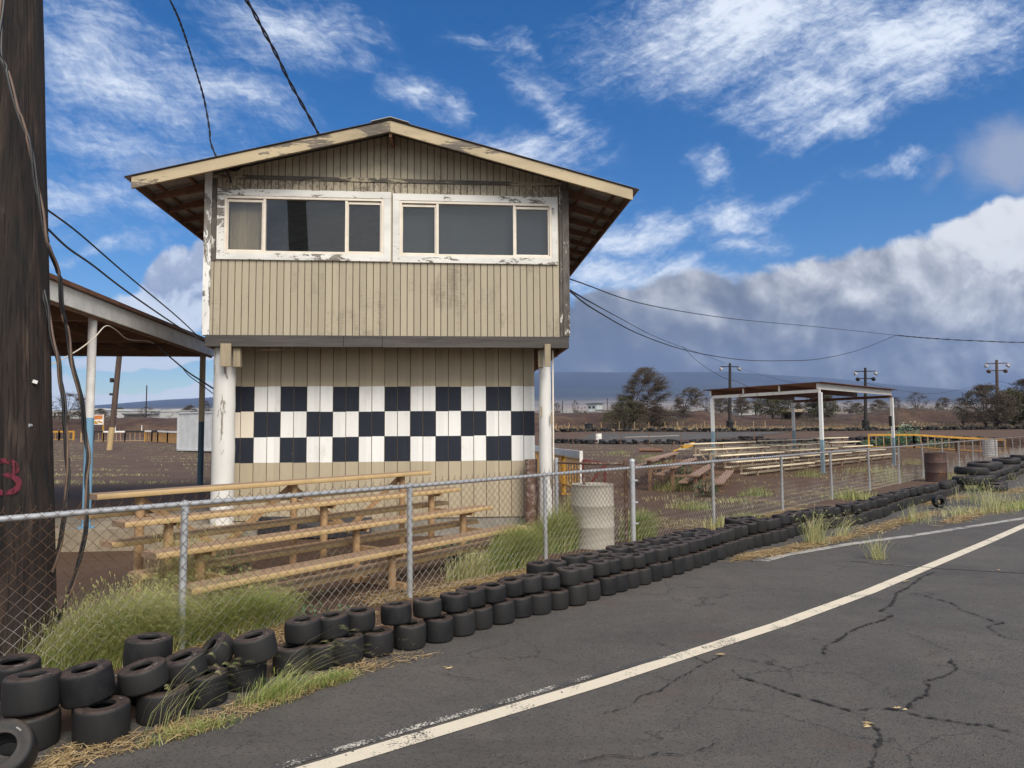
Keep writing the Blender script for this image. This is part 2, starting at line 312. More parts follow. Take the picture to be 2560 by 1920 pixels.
def asphalt():
    m,g,b,P,oi=newmat('cracked_grey_asphalt')
    vo=g.node('ShaderNodeTexVoronoi',{'Vector':P,'Scale':95.0}); ag=vo.outputs['Distance']; ac=vo.outputs['Color']
    agc=g.node('ShaderNodeSeparateColor',{0:ac}).outputs[0]
    n=g.noise(P,.55,6,.6,.4); n2=g.noise(P,3.2,6,.65); f=g.noise(P,180,4,.7); sp=g.noise(P,24,5,.7)
    c=g.ramp(g.m('ADD',g.m('MULTIPLY',n,.6),g.m('MULTIPLY',n2,.4)),[(.32,(.046,.0405,.0355)),(.5,(.079,.069,.060)),(.68,(.116,.099,.083))])
    c=g.mix(g.m('MULTIPLY',agc,.42),c,(.082,.076,.071))
    c=g.mix(g.m('MULTIPLY',g.ss(agc,.80,.92),.55),c,(.016,.015,.015))
    c=g.mix(g.m('MULTIPLY',g.ss(sp,.60,.72),.60),c,(.027,.024,.0215))
    c=g.mix(g.m('MULTIPLY',g.ss(g.noise(P,38,4,.7),.58,.72),.45),c,(.150,.132,.115))
    c=g.mix(g.m('MULTIPLY',g.ss(g.noise(g.xf(P,rot=(0,0,R(-42)),scale=(.12,1.6,1)),1.1,5,.6),.54,.72),.35),c,(.030,.028,.027))
    c=g.mix(g.m('MULTIPLY',g.ss(g.noise(P,1.7,5,.6,.5),.56,.74),.45),c,(.085,.058,.045))
    wp=g.node('ShaderNodeTexNoise',{'Vector':P,'Scale':2.2,'Detail':7.0,'Roughness':.65}).outputs['Color']
    wq=g.node('ShaderNodeVectorMath',{0:P,1:g.node('ShaderNodeVectorMath',{0:wp,'Scale':.55},operation='SCALE').outputs[0]},operation='ADD').outputs[0]
    ve=g.node('ShaderNodeTexVoronoi',{'Vector':wq,'Scale':.85},feature='DISTANCE_TO_EDGE').outputs['Distance']
    hair=g.m('MULTIPLY',g.m('SUBTRACT',1.0,g.ss(ve,.001,.0065)),g.ss(g.noise(P,.8,4,.6),.46,.60))
    c=g.mix(g.m('MULTIPLY',hair,.8),c,(.014,.012,.011))
    c=g.mix(g.m('MULTIPLY',g.ss(f,.75,.80),.6),c,(.28,.26,.24))
    fin(g,b,c,.88,0,g.m('ADD',g.m('MULTIPLY',ag,1.3),g.m('MULTIPLY',f,.7)),.55,.006); return m
M_['asphalt']=asphalt()
def roadpaint(name,c,wear):
    m,g,b,P,oi=newmat(name)
    f=g.noise(P,70,6,.7); n=g.noise(P,4,6,.65); sp=g.noise(P,160,3,.6)
    k=g.ss(g.m('ADD',g.m('ADD',g.m('MULTIPLY',f,.5),g.m('MULTIPLY',n,.4)),g.m('MULTIPLY',sp,.1)),.66-wear*.3,.70-wear*.3)
    pc=g.mix(g.noise(P,9,5,.6),tint(c,.86),c)
    fin(g,b,g.mix(k,pc,(.055,.050,.047)),.8,0,f,.4,.004); return m
M_['line']=roadpaint('cream_line_paint',(.67,.585,.45),.36)
M_['line_worn']=roadpaint('worn_line_paint',(.58,.54,.46),.74)
M_['line_grey']=roadpaint('faded_grey_line',(.40,.37,.33),.50)
M_['crack']=plain('open_crack',(.017,.014,.012),.95,0,.6,30)
def dirt():
    m,g,b,P,oi=newmat('red_brown_dirt')
    gp=g.node('ShaderNodeNewGeometry').outputs['Position']; y=g.node('ShaderNodeSeparateXYZ',{0:gp}).outputs[1]
    n=g.noise(gp,.35,7,.62,.4); n2=g.noise(gp,4,7,.7); f=g.noise(gp,60,5,.7)
    c=g.ramp(g.m('ADD',g.m('ADD',g.m('MULTIPLY',n,.45),g.m('MULTIPLY',n2,.35)),g.m('MULTIPLY',f,.2)),[(.30,(.050,.0265,.0145)),(.5,(.083,.0455,.0260)),(.70,(.122,.0725,.0435))])
    # dead grass lying in drifts
    gq=g.xf(gp,scale=(.35,1.1,1),rot=(0,0,R(-10)))
    gr=g.ss(g.m('ADD',g.m('MULTIPLY',g.noise(gq,.9,9,.72,.6),.75),g.m('MULTIPLY',f,.25)),.565,.66)
    c=g.mix(g.m('MULTIPLY',gr,.75),c,g.ramp(n2,[(.3,(.20,.155,.075)),(.7,(.30,.24,.13))]))
    # the dirt banks behind the track
    bank=g.ss(y,84,98)
    bc=g.ramp(g.m('ADD',g.m('MULTIPLY',g.noise(gp,.16,7,.68,.5),.6),g.m('MULTIPLY',g.noise(g.xf(gp,scale=(1,1,3)),.9,6,.7),.4)),[(.36,(.028,.0135,.009)),(.48,(.050,.024,.0145)),(.56,(.085,.048,.026)),(.70,(.15,.095,.048))])
    c=g.mix(bank,c,bc)
    # dry plain and cane fields, then the mountain's scrub, its colour darkened to stand for cloud shadow
    pl=g.ramp(g.noise(g.xf(gp,scale=(.35,1,1)),.004,8,.65),[(.38,(.10,.085,.055)),(.5,(.24,.185,.13)),(.66,(.32,.25,.19))])
    c=g.mix(g.ss(y,180,500),c,pl)
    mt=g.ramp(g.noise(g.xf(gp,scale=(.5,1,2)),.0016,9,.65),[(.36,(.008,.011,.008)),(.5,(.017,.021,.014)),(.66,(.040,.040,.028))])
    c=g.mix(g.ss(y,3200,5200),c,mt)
    fin(g,b,c,.95,0,g.m('ADD',n2,f),.4,.02); return m
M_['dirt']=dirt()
def blade(name,stops,rough=.6,tr=.35):
    m=bpy.data.materials.new(name); m.use_nodes=True; m.node_tree.nodes.clear(); g=G(m.node_tree)
    r=g.node('ShaderNodeNewGeometry').outputs['Random Per Island']
    c=g.ramp(r,stops)
    b=g.node('ShaderNodeBsdfPrincipled',{'Base Color':c,'Roughness':rough}); t=g.node('ShaderNodeBsdfTranslucent',{'Color':c})
    mx=g.node('ShaderNodeMixShader',{0:tr,1:b.outputs[0],2:t.outputs[0]}); g.node('ShaderNodeOutputMaterial',{'Surface':mx.outputs[0]}); return m
M_['grass']=blade('green_grass_blades',[(0,(.10,.165,.032)),(.4,(.26,.34,.075)),(.75,(.46,.48,.16)),(1,(.72,.62,.32))])
M_['grass_tan']=blade('dry_green_grass',[(0,(.20,.27,.075)),(.4,(.42,.43,.17)),(.75,(.60,.54,.27)),(1,(.74,.63,.36))])
M_['straw']=blade('bleached_straw',[(0,(.22,.14,.06)),(.5,(.40,.28,.13)),(1,(.58,.44,.24))],.7,.2)
M_['leaf_dark']=blade('grey_green_tree_leaves',[(0,(.050,.037,.026)),(.5,(.088,.066,.045)),(1,(.150,.118,.078))],.7,.25)
M_['leaf_green']=blade('olive_tree_leaves',[(0,(.044,.042,.020)),(.5,(.080,.076,.034)),(1,(.125,.118,.055))],.7,.25)
M_['leaf_brown']=blade('bare_brown_twigs',[(0,(.050,.036,.026)),(.5,(.085,.064,.046)),(1,(.13,.105,.075))],.8,.15)
M_['bark']=plain('dark_bark',(.035,.026,.020),.9,0,.4,3)

# ---------------------------------------------------------------- mesh builder
class MB:
    def __init__(s): s.v=[]; s.f=[]; s.mi=[]
    def add(s,vs,fs,mi=0):
        o=len(s.v); s.v+= [tuple(p) for p in vs]; s.f+=[tuple(i+o for i in f) for f in fs]; s.mi+=[mi]*len(fs)
    def box(s,x0,x1,y0,y1,z0,z1,mi=0):
        s.add([(x0,y0,z0),(x1,y0,z0),(x1,y1,z0),(x0,y1,z0),(x0,y0,z1),(x1,y0,z1),(x1,y1,z1),(x0,y1,z1)],
              [(0,3,2,1),(4,5,6,7),(0,1,5,4),(1,2,6,5),(2,3,7,6),(3,0,4,7)],mi)
    def prism(s,poly,y0,y1,mi=0):
        n=len(poly); s.add([(x,y0,z) for x,z in poly]+[(x,y1,z) for x,z in poly],
            [tuple(range(n)),tuple(range(2*n-1,n-1,-1))]+[(i,i+n,(i+1)%n+n,(i+1)%n) for i in range(n)],mi)
    def slab(s,poly,z0,z1,mi=0):
        n=len(poly); s.add([(x,y,z0) for x,y in poly]+[(x,y,z1) for x,y in poly],
            [tuple(range(n-1,-1,-1)),tuple(range(n,2*n))]+[(i,(i+1)%n,(i+1)%n+n,i+n) for i in range(n)],mi)
    def beam(s,a,b,w,h,up=(0,0,1),mi=0):
        a=Vector(a); b=Vector(b); d=(b-a).normalized(); up=Vector(up)
        if abs(d.dot(up))>.99: up=Vector((0,1,0))
        r=d.cross(up).normalized()*w/2; t=r.cross(d).normalized()*h/2
        s.add([a-r-t,a+r-t,a+r+t,a-r+t,b-r-t,b+r-t,b+r+t,b-r+t],[(0,1,2,3),(7,6,5,4),(0,4,5,1),(1,5,6,2),(2,6,7,3),(3,7,4,0)],mi)
    def tube(s,pts,r,n=8,mi=0,caps=True):
        pts=[Vector(p) for p in pts]; k=len(pts); rs=r if isinstance(r,(list,tuple)) else [r]*k
        o=len(s.v); prev=None
        for i,p in enumerate(pts):
            d=(pts[min(i+1,k-1)]-pts[max(i-1,0)])
            d=d.normalized() if d.length>1e-9 else Vector((0,0,1))
            if prev is None:
                a=Vector((0,0,1)) if abs(d.z)<.9 else Vector((1,0,0)); x=d.cross(a).normalized()
            else:
                x=prev-d*prev.dot(d); x=x.normalized() if x.length>1e-6 else d.orthogonal().normalized()
            prev=x; y=d.cross(x)
            for j in range(n):
                a=2*math.pi*j/n; s.v.append(tuple(p+(x*math.cos(a)+y*math.sin(a))*rs[i]))
        for i in range(k-1):
            for j in range(n):
                s.f.append((o+i*n+j,o+i*n+(j+1)%n,o+(i+1)*n+(j+1)%n,o+(i+1)*n+j)); s.mi.append(mi)
        if caps and n>2:
            s.f.append(tuple(o+j for j in range(n-1,-1,-1))); s.f.append(tuple(o+(k-1)*n+j for j in range(n))); s.mi+=[mi,mi]
    def lathe(s,prof,n=24,c=(0,0,0),closed=False,mis=None):
        o=len(s.v); k=len(prof)
        for (r,z) in prof:
            for j in range(n):
                a=2*math.pi*j/n; s.v.append((c[0]+r*math.cos(a),c[1]+r*math.sin(a),c[2]+z))
        for i in range(k if closed else k-1):
            i2=(i+1)%k
            for j in range(n):
                s.f.append((o+i*n+j,o+i*n+(j+1)%n,o+i2*n+(j+1)%n,o+i2*n+j)); s.mi.append(mis[i] if mis else 0)
        if not closed:
            if prof[0][0]>1e-6: s.f.append(tuple(o+j for j in range(n-1,-1,-1))); s.mi.append(mis[0] if mis else 0)
            if prof[-1][0]>1e-6: s.f.append(tuple(o+(k-1)*n+j for j in range(n))); s.mi.append(mis[-1] if mis else 0)
    def mesh(s,name,mats,smooth=True,ang=40):
        me=bpy.data.meshes.new(name); me.from_pydata(s.v,[],s.f)
        for m in (mats if isinstance(mats,(list,tuple)) else [mats]): me.materials.append(M_[m] if isinstance(m,str) else m)
        if s.mi: me.polygons.foreach_set('material_index',s.mi)
        if smooth:
            me.polygons.foreach_set('use_smooth',[True]*len(me.polygons)); me.set_sharp_from_angle(angle=R(ang))
        me.update(); return me
def thing(name,label,cat,loc=(0,0,0),rz=0,group=None):
    o=bpy.data.objects.new(name,None); col.objects.link(o); o.location=loc; o.rotation_euler=(0,0,rz)
    o.empty_display_size=.1; o['label']=label; o['category']=cat
    if group: o['group']=group
    return o
def part(name,mb,mats,parent,label=None,smooth=True,bevel=0):
    me=mb.mesh(name,mats,smooth) if isinstance(mb,MB) else mb
    o=bpy.data.objects.new(name,me); col.objects.link(o); o.parent=parent
    if label: o['label']=label
    if bevel:
        b=o.modifiers.new('bevel','BEVEL'); b.width=bevel; b.segments=2; b.limit_method='ANGLE'; b.angle_limit=R(50); b.harden_normals=False
    return o
def single(name,mb,mats,label,cat,loc=(0,0,0),rz=0,group=None,smooth=True):
    me=mb.mesh(name,mats,smooth) if isinstance(mb,MB) else mb
    o=bpy.data.objects.new(name,me); col.objects.link(o); o.location=loc; o.rotation_euler=(0,0,rz)
    o['label']=label; o['category']=cat
    if group: o['group']=group
    return o
def struct(name,mb,mats,smooth=True,kind='structure'):
    me=mb.mesh(name,mats,smooth) if isinstance(mb,MB) else mb
    o=bpy.data.objects.new(name,me); col.objects.link(o); o['kind']=kind; return o
def dup(root,loc,rz,label=None,group=None,scale=None):
    r=root.copy(); col.objects.link(r); r.location=loc; r.rotation_euler=(0,0,rz)
    if scale: r.scale=scale
    if label: r['label']=label
    if group: r['group']=group
    for ch in list(root.children):
        c=ch.copy(); col.objects.link(c); c.parent=r
        for gc in list(ch.children):
            d=gc.copy(); col.objects.link(d); d.parent=c
    return r
def interp(x,xs,ys): return float(np.interp(x,xs,ys))
def sstep(a,b,x):
    t=max(0,min(1,(x-a)/(b-a))); return t*t*(3-2*t)
# ---------------------------------------------------------------- terrain
FX,FY=-2.498,5.479; DX,DY=.665,.7468          # the fence line: point and direction
def fence(s): return (FX+DX*s,FY+DY*s)
BU=[-1.0,-.66,-.61,-.575,-.525,-.475,-.42,-.2,.035,.12,.16,.20,.235,.264,.293,.32,.35,.40,.46,.50,.55,.60,.65,.69,.74,1.0]
BZ=[3.9,3.9,3.75,3.65,3.8,3.75,3.7,4.0,4.15,4.15,4.2,4.45,4.0,4.35,3.85,3.3,3.15,3.05,3.3,3.9,4.5,4.2,3.75,3.4,3.1,3.0]
EU=[-1.2,-.66,-.585,-.53,-.49,-.42,-.3,0,.05,.3,.45,.55,.72,1.2]
EV=[.020,.028,.040,.0445,.047,.050,.060,.080,.0825,.0815,.070,.060,.047,.03]
def lump(x,y): return (math.sin(x*.21+1.3)*math.sin(y*.33+x*.07)+.6*math.sin(x*.53+y*.41)+.35*math.sin(x*1.37+.5)*math.sin(y*1.1+x*.3))
def ground(x,y):
    if y<3: return 0
    q=-.69*x+.73*y; z=.37*sstep(11.4,16,q); w=sstep(-5,10,x)
    z+=(1-w)*.7*sstep(40,95,y)+w*1.3*sstep(66,94,y)
    u=x/y
    if y>94:
        top=interp(u,BU,BZ)*(y/108 if y>108 else 1)+lump(x,y)*.16*sstep(96,104,y)
        z+=(top-z)*sstep(95.5,109,y)
        if y>112:
            e=interp(y,[112,150,400,1500,3000],[.0205,.0195,.0215,.027,.031])
            if y>3000: e+=(interp(u,EU,EV)-.031)*((min(y,8000)-3000)/5000)**1.15
            zf=EYE+y*e+(lump(x*.004,y*.004)*y*.0007*sstep(2500,6000,y))
            k=sstep(112,135,y); z=z*(1-k)+zf*k
    return z*(1-sstep(.95,1.12,abs(u)))
def build_ground():
    us=np.concatenate([np.linspace(-1.13,-.76,14)[:-1],np.linspace(-.76,.76,300),np.linspace(.76,1.13,14)[1:]])
    ys=np.concatenate([[.3,1,2],np.geomspace(3,92,60),np.linspace(93,116,40),np.geomspace(118,1500,40),np.geomspace(1600,8000,70)])
    v=[];f=[];nu=len(us)
    for y in ys:
        for u in us: v.append((u*y,y,ground(u*y,y)))
    for i in range(len(ys)-1):
        for j in range(nu-1): f.append((i*nu+j,i*nu+j+1,(i+1)*nu+j+1,(i+1)*nu+j))
    a=0;b=nu-1;c=(len(ys)-1)*nu;d=c+nu-1
    n=len(v); W=1.13*8000
    v+=[(-W-40,.3,0),(W+40,.3,0),(-W-40,-1200,0),(W+40,-1200,0)]
    f.append([a]+[n]+[c] if False else (n,a)+tuple(i*nu for i in range(1,len(ys))))
    f.append((b,n+1)+tuple(i*nu+nu-1 for i in range(len(ys)-1,0,-1)))
    f.append((n+2,n+3,n+1)+tuple(range(nu-1,-1,-1))+(n,))
    mb=MB(); mb.v=v; mb.f=f; mb.mi=[0]*len(f)
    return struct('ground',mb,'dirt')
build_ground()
# asphalt
tyre_line=[(-8.2,-.4),(-5.4,1.65),(-3.4,3.12),(-2.45,3.86),(-2.05,4.1),(-1.82,4.36),(-1.51,4.78),(-1.16,5.24),(-.6,5.7),(.05,6.36),(.74,7.0),(1.37,7.68),(2.01,8.40),(2.75,9.28),(3.56,10.2),(4.25,11.0),(5.95,12.55),(7.32,13.95),(8.56,15.3),(10.5,17.2),(13.3,20.6),(19.2,26.9),(40,49.5)]
def build_track():
    mb=MB(); edge=[(-20,-9.5)]+[(x-.12,y+.14) for x,y in tyre_line]
    pts=edge+[(60,49),(60,-40),(-20,-40)]
    mb.add([(x,y,.004) for x,y in pts],[tuple(range(len(pts)-1,-1,-1))]); struct('asphalt_track',mb,'asphalt',False)
    def strip(name,pl,w,mat,z,jit=0):
        m=MB(); P=[Vector((x,y,0)) for x,y in pl]; Q=[]
        for i in range(len(P)-1):
            n=max(2,int((P[i+1]-P[i]).length/.022)) if jit else max(2,int((P[i+1]-P[i]).length/.5))
            for k in range(n): Q.append(P[i].lerp(P[i+1],k/n))
        Q.append(P[-1]); vs=[];fs=[]
        for i,p in enumerate(Q):
            d=(Q[min(i+1,len(Q)-1)]-Q[max(0,i-1)]).normalized(); r=Vector((d.y,-d.x,0))
            e=1 if not jit else .15+random.random()**2*1.9
            if jit and (i<4 or i>len(Q)-5): e*=min(i,len(Q)-1-i)/4+.05
            o=r*random.uniform(-jit,jit) if jit else Vector()
            vs+=[p+o-r*w/2*e+Vector((0,0,z)),p+o+r*w/2*e+Vector((0,0,z))]
            if i: fs.append((2*i-2,2*i-1,2*i+1,2*i))
        m.add(vs,fs); return struct(name,m,mat,False)
    main=[(-4.6,1.02),(-2.3,2.62),(-.95,3.615),(.56,4.75),(2.21,6.08),(3.6,7.30),(5.16,8.78),(6.8,10.33),(8.55,12.02),(12,15.3),(30,32.5)]
    strip('painted_line',main,.124,'line',.008)
    off=[(x-.075,y+.095) for x,y in main[:4]]+[(1.1,5.28)]
    strip('painted_line',off,.055,'line_worn',.0085)
    strip('painted_line',[(3.13,9.01),(3.54,9.40),(4.80,10.26),(6.22,11.08),(9.28,13.02),(16,17.4)],.13,'line_grey',.008)
    strip('painted_line',[(2.98,8.98),(3.3,9.42)],.12,'line_worn',.0086)
    strip('painted_line',[(4.2,8.95),(5.0,8.45),(7.2,7.6)],.035,'line_worn',.0094)
    CR={'main':[[1.49,5.006],[1.508,4.817],[1.609,4.708],[1.694,4.572],[1.78,4.459],[1.868,4.367],[1.936,4.292],[1.985,4.207],[1.993,4.113],[1.983,3.998],[1.947,3.878],[1.853,3.755],[1.75,3.59],[1.6,3.3]],
     'b':[[1.99,4.263],[2.115,4.289],[2.222,4.279],[2.274,4.23],[2.333,4.161],[2.428,4.119],[2.502,4.066],[2.633,4.038],[2.665,3.963],[2.717,3.902],[3.1,3.7]],
     'c':[[2.289,4.258],[2.424,4.417],[2.559,4.509],[2.646,4.638],[2.659,4.724],[2.8,4.793],[2.993,4.919],[3.053,4.995],[3.069,5.096],[3.119,5.199]],
     'd':[[2.24,5.196],[2.279,5.348],[2.354,5.486],[2.54,5.653],[2.684,5.833],[2.931,6.051],[3.118,6.165],[3.347,6.379],[3.306,6.513],[3.566,6.789],[3.831,7.213],[4.043,7.422],[4.201,7.598],[4.572,8.03],[4.822,8.235]],
     'e':[[3.948,7.251],[4.043,7.084],[4.115,6.774],[4.049,6.528],[4.074,6.329],[4.081,6.142],[4.141,6.111],[3.921,5.999],[3.872,5.833],[3.854,5.675],[3.937,5.598],[4.5,5.3]],
     'f':[[1.253,5.392],[1.312,5.236],[1.359,5.129],[1.517,5.275],[1.586,5.273],[1.688,5.164],[1.807,5.08],[1.882,4.979],[2.064,5.054],[2.219,5.133]],
     'g':[[1.359,5.129],[1.213,4.953],[1.054,4.771],[.93,4.602],[.792,4.507],[.694,4.342],[.592,4.272],[.496,4.217]],
     'h':[[2.129,5.792],[2.328,5.683],[2.499,5.629]],'i':[[3.012,5.992],[3.156,5.822],[3.203,5.639],[3.205,5.421],[3.234,5.328],[3.316,5.238]],
     'j':[[1.882,4.979],[1.843,4.829],[1.839,4.757]],'k':[[1.092,5.659],[1.164,5.511],[1.247,5.369]],'l':[[3.997,7.747],[4.127,7.647],[4.201,7.598]],
     'm':[[3.762,8.215],[3.878,8.051],[3.997,7.747]],'n':[[3.005,4.919],[3.096,4.879],[3.127,4.698],[3.213,4.611]],'o':[[2.95,5.203],[3.178,5.375]],
     'p':[[-.55,5.0],[-.38,4.86],[-.2,4.79],[-.08,4.73]],'q':[[.3,3.62],[.5,3.7],[.62,3.66],[.74,3.72],[.86,3.68],[1.0,3.78],[1.1,3.86]],'r':[[-1.75,3.7],[-1.9,3.45],[-1.95,3.2]],'s':[[5.6,8.0],[6.3,7.7],[7.4,7.5]],'t':[[6.0,10.2],[6.5,9.7],[7.4,9.2]]}
    W={'main':.018,'b':.013,'c':.018,'d':.020,'e':.014,'g':.010,'f':.009,'q':.008}
    for i,(k,pl) in enumerate(CR.items()): strip('asphalt_crack',pl,W.get(k,.006),'crack',.0125+i*.0003,.009)
    m=MB(); pts=[(6.2,66),(24,68),(30,78),(16,84),(8.5,83)]
    fs=[]; mm=MB()
    # far loop of the kart track, draped a little above the dirt
    N=24; 
    for i in range(N+1):
        t=i/N; x0,y0=interp(t,[0,.5,1],[5.5,14,27]),interp(t,[0,.5,1],[69,70.5,78.5]); x1,y1=interp(t,[0,.5,1],[9.5,19,34]),interp(t,[0,.5,1],[84,84.5,85])
        for k in range(9):
            x=x0+(x1-x0)*k/8; y=y0+(y1-y0)*k/8; mm.v.append((x,y,ground(x,y)+.03))
    for i in range(N):
        for k in range(8): mm.f.append((i*9+k,(i+1)*9+k,(i+1)*9+k+1,i*9+k+1)); mm.mi.append(0)
    struct('distant_track',mm,'asphalt')
    m2=MB(); pl=[(12.2,76.5),(14,77.2),(18.5,78.6)]
    vs=[]
    for x,y in pl: vs+=[(x,y,ground(x,y)+.07),(x-.1,y+.45,ground(x,y+.45)+.07)]
    m2.add(vs,[(0,2,3,1),(2,4,5,3)]); struct('painted_line',m2,'line',False)
    m2=MB(); vs=[]
    for x,y in [(49,88.5),(54,88.8),(62,89.2)]: vs+=[(x,y,ground(x,y)+.05),(x,y+.5,ground(x,y+.5)+.05)]
    m2.add(vs,[(0,2,3,1),(2,4,5,3)]); struct('painted_line',m2,'line',False)
build_track()
# ---------------------------------------------------------------- the tower building
def build_tower():
    T=thing('race_control_building','two-storey tan wooden race tower with a black and white chequered lower wall','building',(-4.49,10.4,0),R(5.2))
    W=5.385; D=5.4; AP=2.69; ZA=6.25; K=.26; OV=.45; EO=1.04
    roofz=lambda u: ZA-K*abs(u-AP)
    def boards(mb,x0,x1,zb,zt,pitch=.1016,y=0,org=0,gr=.013,dep=.010,th=.09):
        k0=math.ceil((x0-org)/pitch-1e-6); xs=[x0]+[org+k*pitch for k in range(k0,k0+400) if x0+.004<org+k*pitch<x1-.004]+[x1]
        if AP>x0 and AP<x1 and callable(zt): xs=sorted(xs+[])
        for a,b in zip(xs[:-1],xs[1:]):
            a2=a+gr/2 if a>x0 else a; b2=b-gr/2 if b<x1 else b
            z=lambda u:(zt(u) if callable(zt) else zt)
            poly=[(a2,zb),(b2,zb),(b2,z(b2))]+([(AP,z(AP))] if a2<AP<b2 and callable(zt) else [])+[(a2,z(a2))]
            mb.prism(poly,y,y+dep)
        z=lambda u:(zt(u) if callable(zt) else zt)
        poly=[(x0,zb),(x1,zb),(x1,z(x1))]+([(AP,z(AP))] if x0<AP<x1 and callable(zt) else [])+[(x0,z(x0))]
        mb.prism(poly,y+dep,y+th,1)
    mb=MB(); top=lambda u: roofz(u)-.045
    org=.176-.1016*3
    boards(mb,0,W,5.19,top,org=org); boards(mb,0,W,3.09,4.315,org=org)
    boards(mb,0,.215,4.315,5.19,org=org); boards(mb,2.565,2.80,4.315,5.19,org=org); boards(mb,5.145,W,4.315,5.19,org=org)
    part('upper_wall',mb,['siding','groove'],T,smooth=False)
    sw=MB()   # side and back walls
    sw.box(0,.09,.09,D,3.09,5.52); sw.box(W-.09,W,.09,D,3.09,5.52); sw.prism([(0,3.09),(W,3.09),(W,5.52),(AP,6.2),(0,5.52)],D-.09,D)
    for k in range(52):
        y=.06+k*.1016
        for x in (-.007,W-.0): sw.box(x,x+.007,y+.005,y+.097,3.1,5.5)
    part('side_wall',sw,'siding',T,smooth=False)
    fl=MB(); fl.box(.09,W-.09,.09,D-.09,3.02,3.06); part('upper_floor',fl,'interior',T,smooth=False)
    bb=MB(); bb.box(.03,W-.08,-.016,-.001,5.45,5.512); part('belly_band',bb,'band',T,smooth=False,bevel=.003)
    c=MB(); c.box(-.075,.03,-.026,0,3.085,5.60); c.box(-.075,-.050,0,.10,3.085,5.58); part('corner_board',c,'trimv',T,'white painted corner board',smooth=False,bevel=.003)
    c=MB(); c.box(5.308,5.412,-.026,0,3.095,5.60); c.box(5.389,5.412,0,.10,3.095,5.58); part('corner_board',c,'trimw',T,'weathered corner board with most of its paint gone',smooth=False,bevel=.003)
    c=MB(); c.box(5.262,5.30,-.014,-.001,3.1,5.45); part('trim_strip',c,'trimw',T,smooth=False)
    c=MB(); c.box(.035,.10,-.012,-.001,4.20,5.445); part('trim_strip',c,'trimw',T,smooth=False)
    b=MB(); b.box(-.02,1.98,-.04,.05,2.915,3.088); b.box(1.985,2.55,-.04,.05,2.915,3.088); b.box(2.555,W+.005,-.04,.05,2.913,3.087)
    part('floor_beam',b,'beam',T,smooth=False,bevel=.004)
    for x in (-.02,W-.045):
        b=MB(); b.box(x,x+.05,.052,D,2.915,3.086); part('floor_beam',b,'dark_woodx',T,smooth=False)
    for k in range(8):
        b=MB(); y=.75+k*.62; b.box(.04,W-.05,y,y+.045,2.86,3.018); part('floor_joist',b,'dark_woodx',T,smooth=False)
    for s in (0,1):   # windows with casing, aluminium frame, panes
        x0,x1,z0,z1=((.215,2.565,4.32,5.19),(2.80,5.145,4.312,5.172))[s]
        co=MB(); xo0=(.11,2.70)[s]; xo1=(2.672,5.235)[s]
        co.box(xo0,xo1,-.03,-.002,z1,z1+.105); co.box(xo0,xo1,-.03,-.002,z0-.10,z0)
        co.box(xo0,x0,-.028,-.002,z0,z1); co.box(x1,xo1,-.028,-.002,z0,z1)
        w=part('window',co,'trim',T,'window in white peeling casing with a plywood sheet behind its first pane' if s==0 else 'window in white peeling casing with dull grey panes',smooth=False,bevel=.003)
        fr=MB(); m1,m2=((.795,2.005),(3.375,4.56))[s]; t=.038
        fr.box(x0,x1,-.022,.07,z1-t,z1); fr.box(x0,x1,-.022,.07,z0,z0+t); fr.box(x0,x0+t,-.022,.07,z0+t,z1-t); fr.box(x1-t,x1,-.022,.07,z0+t,z1-t)
        for m in (m1,m2): fr.box(m-.02,m+.02,-.016,.065,z0+t,z1-t)
        for a,b_ in ((x0+t,m1-.02),(m2+.02,x1-t)):
            e=.032; fr.box(a,b_,.004,.05,z1-t-.05,z1-t-.012); fr.box(a,b_,.004,.05,z0+t,z0+t+.018); fr.box(a,a+.012,.004,.05,z0+t,z1-t-.05); fr.box(b_-.022,b_,.004,.05,z0+t,z1-t-.05)
        part('frame',fr,'frame',w,smooth=False,bevel=.003)
        gl=MB(); gl.box(m1+.02,m2-.02,.012,.018,z0+t,z1-t); gl.box(x0+t,m1-.02,.028,.034,z0+t,z1-t-.05); gl.box(m2+.02,x1-t,.028,.034,z0+t,z1-t-.05)
        part('pane',gl,'glass',w,smooth=False)
    pl=MB(); pl.box(.25,.72,.14,.155,4.30,5.17); pl.prism([(.70,4.3),(.78,4.3),(.73,5.17),(.70,5.17)],.13,.145); part('plywood_sheet',pl,'plywood',T,smooth=False)
    bl=MB(); bl.box(2.83,5.12,.13,.14,4.28,5.2); part('window_blind',bl,'blind',T,smooth=False)
    # roof
    rf=MB(); y0,y1=-OV-.03,D+OV; n=int((y1-y0)/.019); amp=.008
    for side in (-1,1):
        for lay,dz in ((0,0.0),(1,-.005)):
            o=len(rf.v)
            for i in range(n+1):
                y=y0+(y1-y0)*i/n; w=amp*math.cos(2*math.pi*y/.076)
                for e in (0.0,EO+AP+.0):
                    u=AP+side*e; rf.v.append((u,y,roofz(u)+w+dz))
            for i in range(n):
                q=(o+2*i,o+2*i+1,o+2*i+3,o+2*i+2); rf.f.append(q if (side>0)==(lay==0) else q[::-1]); rf.mi.append(0)
    roof=part('roof',rf,'tin_grey',T,smooth=True)
    cap=MB(); cap.prism([(AP-.28,roofz(AP-.28)+.012),(AP,ZA+.014),(AP+.28,roofz(AP+.28)+.012),(AP+.28,roofz(AP+.28)+.02),(AP,ZA+.024),(AP-.28,roofz(AP-.28)+.02)],y0-.012,y1); part('ridge_cap',cap,'tin_grey',roof,smooth=False)
    ua,ub=AP-3.63,AP+3.63
